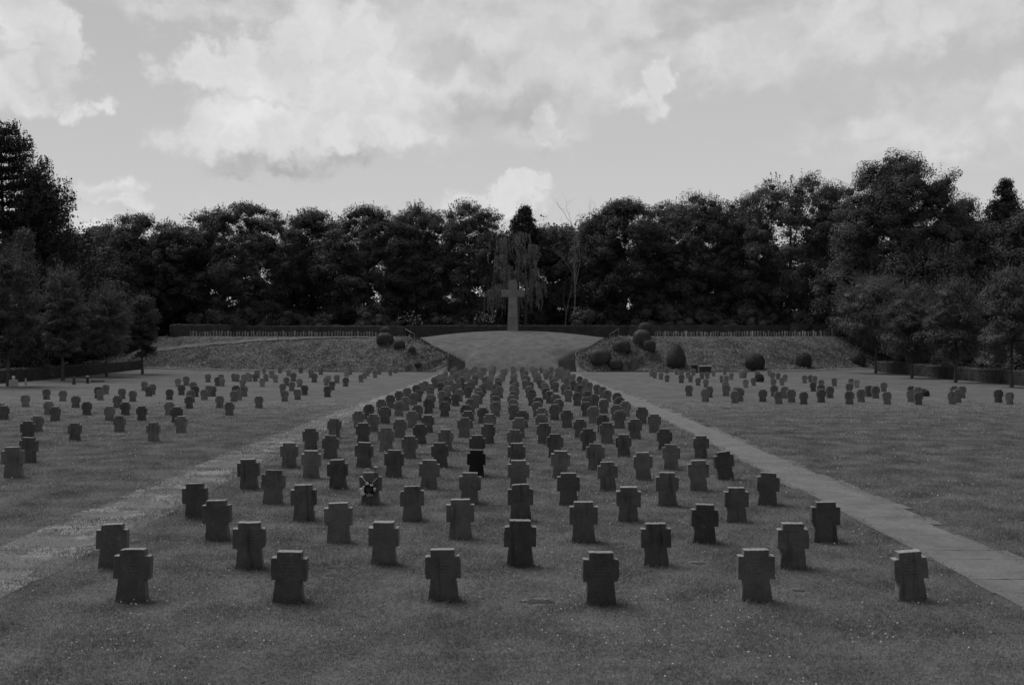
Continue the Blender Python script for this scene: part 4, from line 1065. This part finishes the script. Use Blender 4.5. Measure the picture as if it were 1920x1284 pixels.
# willow behind the cross
def willow():
    rng = np.random.default_rng(77)
    x, Y = hx(968, 143.0); b = tz(x, Y); root = empty('weeping_willow', (x, Y, b)); tag(root, 'weeping willow with hanging strands right behind the tall cross', 'tree')
    h = top_h(440, Y, b); P, N_, Sz = [], [], []; mb = MB()
    t = np.linspace(0, 1, 7); mb.tube(np.stack([0.3 * np.sin(3 * t), 0 * t, t * h * 0.8 - 0.2], -1), 0.34 * (1.1 - t), 8)
    heads = [(-1.7, 0, 13.4, 1.1), (0.6, -0.3, 14.0, 1.4), (2.2, 0, 12.4, 1.2), (0.9, -0.6, 11.0, 1.5), (-1.2, -0.8, 9.3, 1.3), (-2.6, -0.3, 6.6, 1.2), (-3.5, 0, 6.0, 1.0), (2.9, -0.4, 9.0, 1.1), (3.2, 0, 6.8, 1.2), (-0.2, 0.6, 8.5, 1.6), (1.8, 0.5, 7.2, 1.6), (-2.0, 0.3, 11.0, 1.0)]
    for hx_, hy_, hz_, r_ in heads:
        hz_ *= h / 14.2
        tt = np.linspace(0, 1, 6)[:, None]; e = np.array([hx_, hy_, hz_]); s0 = np.array([0, 0, hz_ * 0.7])
        mb.tube((1 - tt) ** 2 * s0 + 2 * tt * (1 - tt) * (s0 * 0.4 + e * 0.6 + [0, 0, 0.8]) + tt ** 2 * e, 0.1 * np.linspace(1, 0.2, 6), 5)
        for k in range(26):
            d = rng.normal(size=2) * r_ * 0.55
            L = rng.uniform(0.12, 0.75) * min(hz_ - 0.3, 5.0); n = int(L * 9) + 4
            s = np.linspace(0, 1, n)
            z = hz_ + 0.5 * r_ * (1 - np.hypot(*d) / r_ / 1.5) - L * s
            q = np.stack([hx_ + d[0] * (1 + 0.15 * s) + 0.06 * np.sin(s * 9 + k), hy_ + d[1] * (1 + 0.15 * s), z], -1) + rng.normal(scale=0.05, size=(n, 3))
            P.append(q); N_.append(rng.normal(size=(n, 3)) * [1, 1, 0.25]); Sz.append(np.full(n, 0.0))
    P = np.concatenate(P); N_ = np.concatenate(N_); N = len(P)
    n = N_ / np.linalg.norm(N_, axis=1)[:, None]; a = np.cross(n, [0, 0, 1.0]); a /= np.linalg.norm(a, axis=1)[:, None] + 1e-9
    dn = np.array([0, 0, -1.0]) + rng.normal(scale=0.25, size=(N, 3)); wd = 0.065
    v = np.stack([P, P + a * wd + dn * 0.12, P + dn * 0.27, P - a * wd + dn * 0.12], 1).reshape(-1, 3)
    v[:, 2] = np.maximum(v[:, 2], 0.05)
    link('crown', mesh_np('crown', v, np.arange(4 * N).reshape(N, 4), M_WILLOW), root); link('trunk', mb.mesh('trunk', M_BARK, True), root)
willow()

def birch():
    rng = np.random.default_rng(88)
    x, Y = hx(1078, 155.0); b = tz(x, Y); root = empty('birch_tree', (x, Y, b)); tag(root, 'nearly bare birch with pale trunk and thin twigs against the sky', 'tree')
    h = top_h(384, Y, b); tr = MB(); tw = MB()
    def grow(p, d, L, r, lvl, mbx):
        n = 6; pts = [p]; dd = d.copy()
        for k in range(n):
            dd = dd + rng.normal(scale=0.10 + 0.04 * lvl, size=3) + [0, 0, 0.07]; dd /= np.linalg.norm(dd)
            pts.append(pts[-1] + dd * L / n)
        pts = np.array(pts); mbx.tube(pts, np.linspace(r, r * 0.35, n + 1), 5 if lvl else 8)
        if lvl >= 3: return
        for k in range((3, 5, 5)[lvl]):
            s = rng.integers(2, n + 1); q = pts[s]
            a = rng.normal(size=3); a -= a.dot(dd) * dd; a /= np.linalg.norm(a); nd = dd * 0.9 + a * 0.36 * rng.uniform(0.5, 1.1); nd /= np.linalg.norm(nd)
            grow(q, nd, L * rng.uniform(0.32, 0.5), max(0.011, r * 0.36), lvl + 1, tw)
    grow(np.array([0, 0, -0.2]), np.array([0.02, 0, 1.0]), h * 0.62, 0.15, 0, tr)
    grow(np.array([0.15, 0, h * 0.40]), np.array([0.22, 0, 1.0]), h * 0.5, 0.09, 1, tr)
    grow(np.array([0.0, 0, h * 0.45]), np.array([-0.12, 0, 1.0]), h * 0.52, 0.08, 1, tr)
    grow(np.array([-1.5, 0.3, -0.2]), np.array([-0.04, 0, 1.0]), h * 0.62, 0.10, 1, tr)
    link('trunk', tr.mesh('trunk', M_BIRCH, True), root); link('twigs', tw.mesh('twigs', simple_mat('birch_twig', 0.14, 0.3, 2.0), True), root)
birch()

# young trees along the lawns
def young(px, foot, top, wpx, label, seed, group, **kw):
    x, y, z = px_ground(px, foot); w = wpx * y / F * 0.88; h = top_h(top, y, z)
    a = dict(crown_lo=0.24, clumps=80, per=560, leaf=0.125, core=0.4, mat=M_LEAF_YOUNG, bark=M_BARK_YOUNG, kind='egg', tr=0.13, clump_r=0.13 * w, hollow=0.3, sprigs=220, limbs=10, shoot=2.0)
    a.update(kw)
    return tree('young_tree', label, (x, y, z), h, w, group=group, seed=seed, **a)
YL, YR = 'young trees along the left lawn', 'young trees along the right lawn'
young(267, 701, 556, 68, 'small young tree standing free before the left bank', 31, YL)
young(200, 706, 540, 92, 'young bushy tree second from the left bank', 32, YL)
young(118, 714, 505, 92, 'young upright tree second from the left edge', 33, YL)
young(15, 724, 470, 130, 'young tree nearest the left edge, beside the pedestal', 34, YL)
young(1642, 700, 518, 165, 'widest young tree at the end of the right hedge', 35, YR, crown_lo=0.30, clumps=110)
young(1710, 709, 545, 120, 'young tree before the right hedge, second along', 36, YR)
young(1792, 717, 528, 120, 'young tree before the right hedge, third along', 37, YR)
young(1897, 726, 505, 140, 'young tree before the right hedge at the right edge', 38, YR)
x, Y = hx(46, 97); conifer('cypress_tree', 'slender pointed tree rising between the left young trees', (x, Y, tz(x, Y)), top_h(428, Y, tz(x, Y)), 4.6, 9, 'spruce', M_LEAF_YOUNG, None, 0.26)

# shrubs under the wood
UG = 'dark shrubs under the wood'
k = 0
for px, Y, w, h in ((470,146,4.5,4.2),(545,147,5,3.6),(610,146,4,3.2),(840,148,5,3.4),(1100,147,4.5,4.5),(1160,149,5,4.0),(1240,146,5,4.6),(1320,148,5,3.8),(1400,146,5,4.6),(1460,148,4.5,5.0),(400,147,5,4.4),(1545,143,5,5.5)):
    Y += 6; x = (px - CX) / F * Y
    shrub('shrub', 'dark leafy shrub under the trees behind the terrace hedge', (x, Y, tz(x, Y)), w, 2.6, h, M_LEAF, 0.26, 34, 150, 40 + k, UG); k += 1
x, Y = hx(700, 152.6); shrub('shrub', 'rounded shrub rising over the hedge left of the flowering one', (x, Y, tz(x, Y)), 3.6, 2.2, 4.9, M_LEAF_YOUNG, 0.22, 40, 160, 61)
x, Y = hx(768, 152.4); shrub('flowering_shrub', 'flowering shrub with many white blossoms behind the left hedge', (x, Y, tz(x, Y)), 1.9, 1.6, 3.9, M_LEAF, 0.22, 26, 150, 62, None, 46)
x, Y = hx(907, 152.6); shrub('flowering_shrub', 'flowering shrub with white blossoms just left of the tall cross', (x, Y, tz(x, Y)), 1.6, 1.5, 3.4, M_LEAF, 0.22, 24, 150, 63, None, 30)
for i_, (px, Y, w, h, lab) in enumerate(((1830, 92, 4.0, 3.3, 'pale leaved shrub behind the right hedge, between two young trees'), (1745, 99, 4.5, 3.6, 'dark shrub behind the right hedge left of the pale one'), (1905, 86, 4.0, 4.2, 'dark shrub behind the right hedge at the right edge'), (60, 98, 5.0, 4.4, 'dark shrub behind the left hedge near the left edge'), (150, 110, 5.0, 4.4, 'dark shrub behind the left hedge left of the clipped pair'), (1690, 112, 4.5, 4.0, 'dark shrub behind the end of the right hedge'), (-30, 92, 5.0, 5.0, 'dark shrub behind the left hedge, cut by the left edge'))):
    x = (px - CX) / F * Y
    x = 47.8 + 0.12 * (Y - 90) if x > 0 else min(x, -50.5)
    shrub('shrub', lab, (x, Y, tz(x, Y)), w / 2 * 1.3, 2.0, h, M_LEAF_PALE if i_ == 0 else M_LEAF_YOUNG, 0.2, 40, 150, 80 + i_)

# the wood farther back, one mass
def far_wood():
    rng = np.random.default_rng(55)
    cc, rad = [], []
    for k in range(2100):
        x = rng.uniform(-105, 105); Y = rng.uniform(168, 190)
        top = 18.0 + 1.5 * math.sin(x * 0.21) + 1.2 * math.sin(x * 0.57 + 1)
        cc.append([x, Y, TERR + rng.uniform(0.0, 1.0) ** 1.4 * top]); rad.append(rng.uniform(1.7, 2.8))
    p, n = clump_leaves(np.array(cc), np.array(rad), 130, rng, 0.75)
    v, f = quads(p, n, 0.5, 0.65, rng); cv, cf = cores(np.array(cc), np.array(rad), 0.75, rng, 0.55); f = np.concatenate([f, cf + len(v)]); v = np.concatenate([v, cv])
    tag(link('distant_wood', mesh_np('distant_wood', v, f, M_LEAF)), 'dark mass of trees deeper in the wood', kind='stuff')
far_wood()

# trees standing behind the photographer shade the near lawn
src = TREES[4]
for k, (x, Y, s) in enumerate(((-31, -13, 1.0), (-17, -17, 0.95), (-4, -15, 1.0), (10, -16, 1.05), (23, -14, 0.95), (36, -12, 1.0))):
    copy_tree(src, (x, Y, 0), k * 1.3, s, 'broadleaf tree of the row behind the viewpoint', 'trees behind the viewpoint')

# ------------------------------------------------------------------ sky, sun, camera
SUN_AZ, SUN_EL = R(-48), R(58)          # azimuth from +Y towards +X
def build_world():
    w = bpy.data.worlds.new('World'); scene.world = w; w.use_nodes = True
    nt = w.node_tree; bg = nt.nodes['Background']
    sky = node(nt, 'ShaderNodeTexSky', sky_type='NISHITA'); sky.sun_disc = False
    sky.sun_elevation = SUN_EL; sky.sun_rotation = SUN_AZ; sky.air_density = 1.0; sky.dust_density = 1.5; sky.ozone_density = 1.0
    bw = node(nt, 'ShaderNodeRGBToBW'); nt.links.new(sky.outputs[0], bw.inputs[0])
    tc = node(nt, 'ShaderNodeTexCoord').outputs['Generated']
    sp = node(nt, 'ShaderNodeSeparateXYZ'); nt.links.new(tc, sp.inputs[0])
    az = math_n(nt, 'MULTIPLY', math_n(nt, 'ARCTAN2', sp.outputs[0], sp.outputs[1]), 57.2958)
    el = math_n(nt, 'MULTIPLY', math_n(nt, 'ARCSINE', sp.outputs[2]), 57.2958)
    cb = node(nt, 'ShaderNodeCombineXYZ'); nt.links.new(az, cb.inputs[0]); nt.links.new(el, cb.inputs[1]); P0 = cb.outputs[0]
    # turbulence that frays the clouds
    wn = node(nt, 'ShaderNodeTexNoise'); wn.inputs['Scale'].default_value = 0.42; wn.inputs['Detail'].default_value = 6.0; wn.inputs['Roughness'].default_value = 0.58; nt.links.new(P0, wn.inputs['Vector'])
    sb = node(nt, 'ShaderNodeVectorMath', operation='SUBTRACT'); nt.links.new(wn.outputs['Color'], sb.inputs[0]); sb.inputs[1].default_value = (0.5, 0.5, 0.5)
    sc = node(nt, 'ShaderNodeVectorMath', operation='MULTIPLY'); nt.links.new(sb.outputs[0], sc.inputs[0]); sc.inputs[1].default_value = (5.5, 4.0, 0)
    ad = node(nt, 'ShaderNodeVectorMath', operation='ADD'); nt.links.new(P0, ad.inputs[0]); nt.links.new(sc.outputs[0], ad.inputs[1]); PW = ad.outputs[0]
    def d2(px, py): 
        a = math.atan((px - CX) / F); e = math.atan((HOR - py) / F * math.cos(a)); return math.degrees(a), math.degrees(e)
    def blob(vec, px, py, rx, ry, soft=0.0):
        a, e = d2(px, py)
        s = node(nt, 'ShaderNodeVectorMath', operation='SUBTRACT'); nt.links.new(vec, s.inputs[0]); s.inputs[1].default_value = (a, e, 0)
        m = node(nt, 'ShaderNodeVectorMath', operation='DIVIDE'); nt.links.new(s.outputs[0], m.inputs[0]); m.inputs[1].default_value = (rx / F * 57.3, ry / F * 57.3, 1)
        l = node(nt, 'ShaderNodeVectorMath', operation='LENGTH'); nt.links.new(m.outputs[0], l.inputs[0])
        return rng_n(nt, l.outputs['Value'], soft, 1.35, 1.0, 0.0)
    def union(vec, lst, soft):
        o = None
        for b in lst:
            v = blob(vec, *b[:4], soft)
            if len(b) > 4: v = math_n(nt, 'MULTIPLY', v, b[4])
            o = v if o is None else math_n(nt, 'MAXIMUM', o, v)
        return o
    puffs = [(400,130,110,55),(480,150,130,75),(640,90,190,100),(720,190,200,110),(420,255,120,85),(540,255,150,75),(650,245,110,60),
             (60,40,95,75),(110,90,55,90),(35,150,75,60),(45,30,80,60)]
    small = [(1238,158,52,50),(1195,190,60,34),(1222,205,66,40),(1232,175,50,50),(1020,236,46,32),(930,372,150,34),(985,350,66,30),(205,358,90,36),(230,372,80,24),(135,202,48,38),(188,192,42,28),(165,425,60,30)]
    veils = [(880,120,430,170,1.25),(1000,190,170,120,1.1),(1470,100,280,100,0.9),(1760,230,300,100,1.0),(1650,45,420,80,1.0),(1130,30,260,70,1.0),(330,20,110,40,0.8),(640,30,200,60,1.0),(1560,230,160,40,0.45),(480,20,160,50,0.7),(150,420,90,60,0.8),(1830,290,160,50,0.55),(600,395,500,40,0.35),(340,240,120,40,0.3)]
    fine = noise_n(nt, P0, 0.55, 9.0, 0.62)
    big = noise_n(nt, P0, 0.13, 6.0, 0.55)
    dp = math_n(nt, 'ADD', union(PW, puffs, 0.25), math_n(nt, 'MULTIPLY', math_n(nt, 'SUBTRACT', fine, 0.5), 0.95))
    mp = rng_n(nt, dp, 0.24, 0.82, 0.0, 1.0)
    ds = math_n(nt, 'ADD', union(PW, small, 0.0), math_n(nt, 'MULTIPLY', math_n(nt, 'SUBTRACT', fine, 0.5), 0.8))
    mp = math_n(nt, 'MAXIMUM', mp, rng_n(nt, ds, 0.28, 0.85, 0.0, 0.9))
    sm = node(nt, 'ShaderNodeMapping'); sm.inputs['Scale'].default_value = (0.42, 0.95, 1.0); sm.inputs['Rotation'].default_value = (0, 0, 0.25); nt.links.new(P0, sm.inputs['Vector'])
    streak = noise_n(nt, sm.outputs[0], 0.5, 8.0, 0.6)
    dv = math_n(nt, 'ADD', union(PW, veils, 0.0), math_n(nt, 'MULTIPLY', math_n(nt, 'SUBTRACT', streak, 0.5), 1.5))
    mv = rng_n(nt, dv, 0.15, 0.85, 0.0, 0.95)
    # clouds over the rest of the sky, out of the picture as well
    ml = math_n(nt, 'MULTIPLY', rng_n(nt, big, 0.5, 0.66, 0.0, 0.7), rng_n(nt, el, 18.0, 24.0, 0.0, 1.0))
    mask = math_n(nt, 'MAXIMUM', math_n(nt, 'MAXIMUM', mp, mv), ml)
    # shade of the cloud bodies: bright heads, grey flat bases
    body = math_n(nt, 'ADD', math_n(nt, 'MULTIPLY', mp, CLOUD_HI - CLOUD_LO), CLOUD_LO)
    body = math_n(nt, 'MULTIPLY', body, rng_n(nt, noise_n(nt, PW, 0.30, 7.0, 0.55), 0.3, 0.7, 0.86, 1.11, False))
    of = node(nt, 'ShaderNodeVectorMath', operation='ADD'); nt.links.new(PW, of.inputs[0]); of.inputs[1].default_value = (0.55, -0.8, 0)
    rel = math_n(nt, 'SUBTRACT', noise_n(nt, PW, 0.30, 4.0, 0.5), noise_n(nt, of.outputs[0], 0.30, 4.0, 0.5))
    body = math_n(nt, 'MULTIPLY', body, math_n(nt, 'ADD', 1.0, math_n(nt, 'MULTIPLY', rel, -0.75)))
    body = math_n(nt, 'MULTIPLY', body, rng_n(nt, ds, 0.3, 0.8, 1.0, 1.09))
    bases = [(545,318,210,28),(660,300,110,24),(470,330,120,16),(930,215,240,45,0.6),(860,125,120,40,0.35),(1010,290,130,30,0.35),(120,150,60,60,0.35),(215,368,60,16,0.4),(1500,190,200,30,0.35),(1800,130,200,30,0.4)]
    dk = union(PW, bases, 0.0)
    body = math_n(nt, 'MULTIPLY', body, math_n(nt, 'SUBTRACT', 1.0, math_n(nt, 'MULTIPLY', dk, 0.42)))
    # clear sky, hazier towards the horizon as the sky model gives it
    clear = math_n(nt, 'MULTIPLY', bw.outputs[0], CLEAR)
    floor = math_n(nt, 'MULTIPLY', rng_n(nt, el, 2.0, 19.0, 6.3, 4.75, False), rng_n(nt, el, 24.0, 50.0, 1.0, 0.5))
    clear = math_n(nt, 'MAXIMUM', math_n(nt, 'MINIMUM', clear, CLEAR_MAX), floor)
    fin = math_n(nt, 'ADD', math_n(nt, 'MULTIPLY', clear, math_n(nt, 'SUBTRACT', 1.0, mask)), math_n(nt, 'MULTIPLY', body, mask))
    c = node(nt, 'ShaderNodeCombineColor')
    for i in range(3): nt.links.new(fin, c.inputs[i])
    nt.links.new(c.outputs[0], bg.inputs['Color']); bg.inputs['Strength'].default_value = 0.1
CLOUD_LO, CLOUD_HI, CLEAR, CLEAR_MAX = 6.45, 7.1, 1.0, 5.2
build_world()

sun = bpy.data.lights.new('sun', 'SUN'); sun.energy = 2.8; sun.angle = R(36); sun.color = (1, 1, 1)
so = bpy.data.objects.new('sun', sun); COL.objects.link(so)
d = Vector((math.sin(SUN_AZ) * math.cos(SUN_EL), math.cos(SUN_AZ) * math.cos(SUN_EL), math.sin(SUN_EL)))
so.rotation_euler = (-d).to_track_quat('-Z', 'Y').to_euler(); so.location = (0, 0, 60)

cam = bpy.data.cameras.new('camera'); cam.sensor_width = 36.0; cam.lens = 36.0 * F / 1920.0
cam.clip_start = 0.1; cam.clip_end = 6000
co = bpy.data.objects.new('camera', cam); COL.objects.link(co)
co.location = (0, 0, H); co.rotation_euler = (math.pi / 2 - math.atan((642 - HOR) / F), 0, 0)
scene.camera = co
vs = scene.view_settings
vs.view_transform = 'Standard'; vs.look = 'None'; vs.exposure = 0.0; vs.gamma = 1.0; vs.use_curve_mapping = False
scene.render.film_transparent = False
cy_ = scene.cycles
cy_.max_bounces = 5; cy_.diffuse_bounces = 3; cy_.transmission_bounces = 3; cy_.transparent_max_bounces = 4

cy_.use_denoising = True
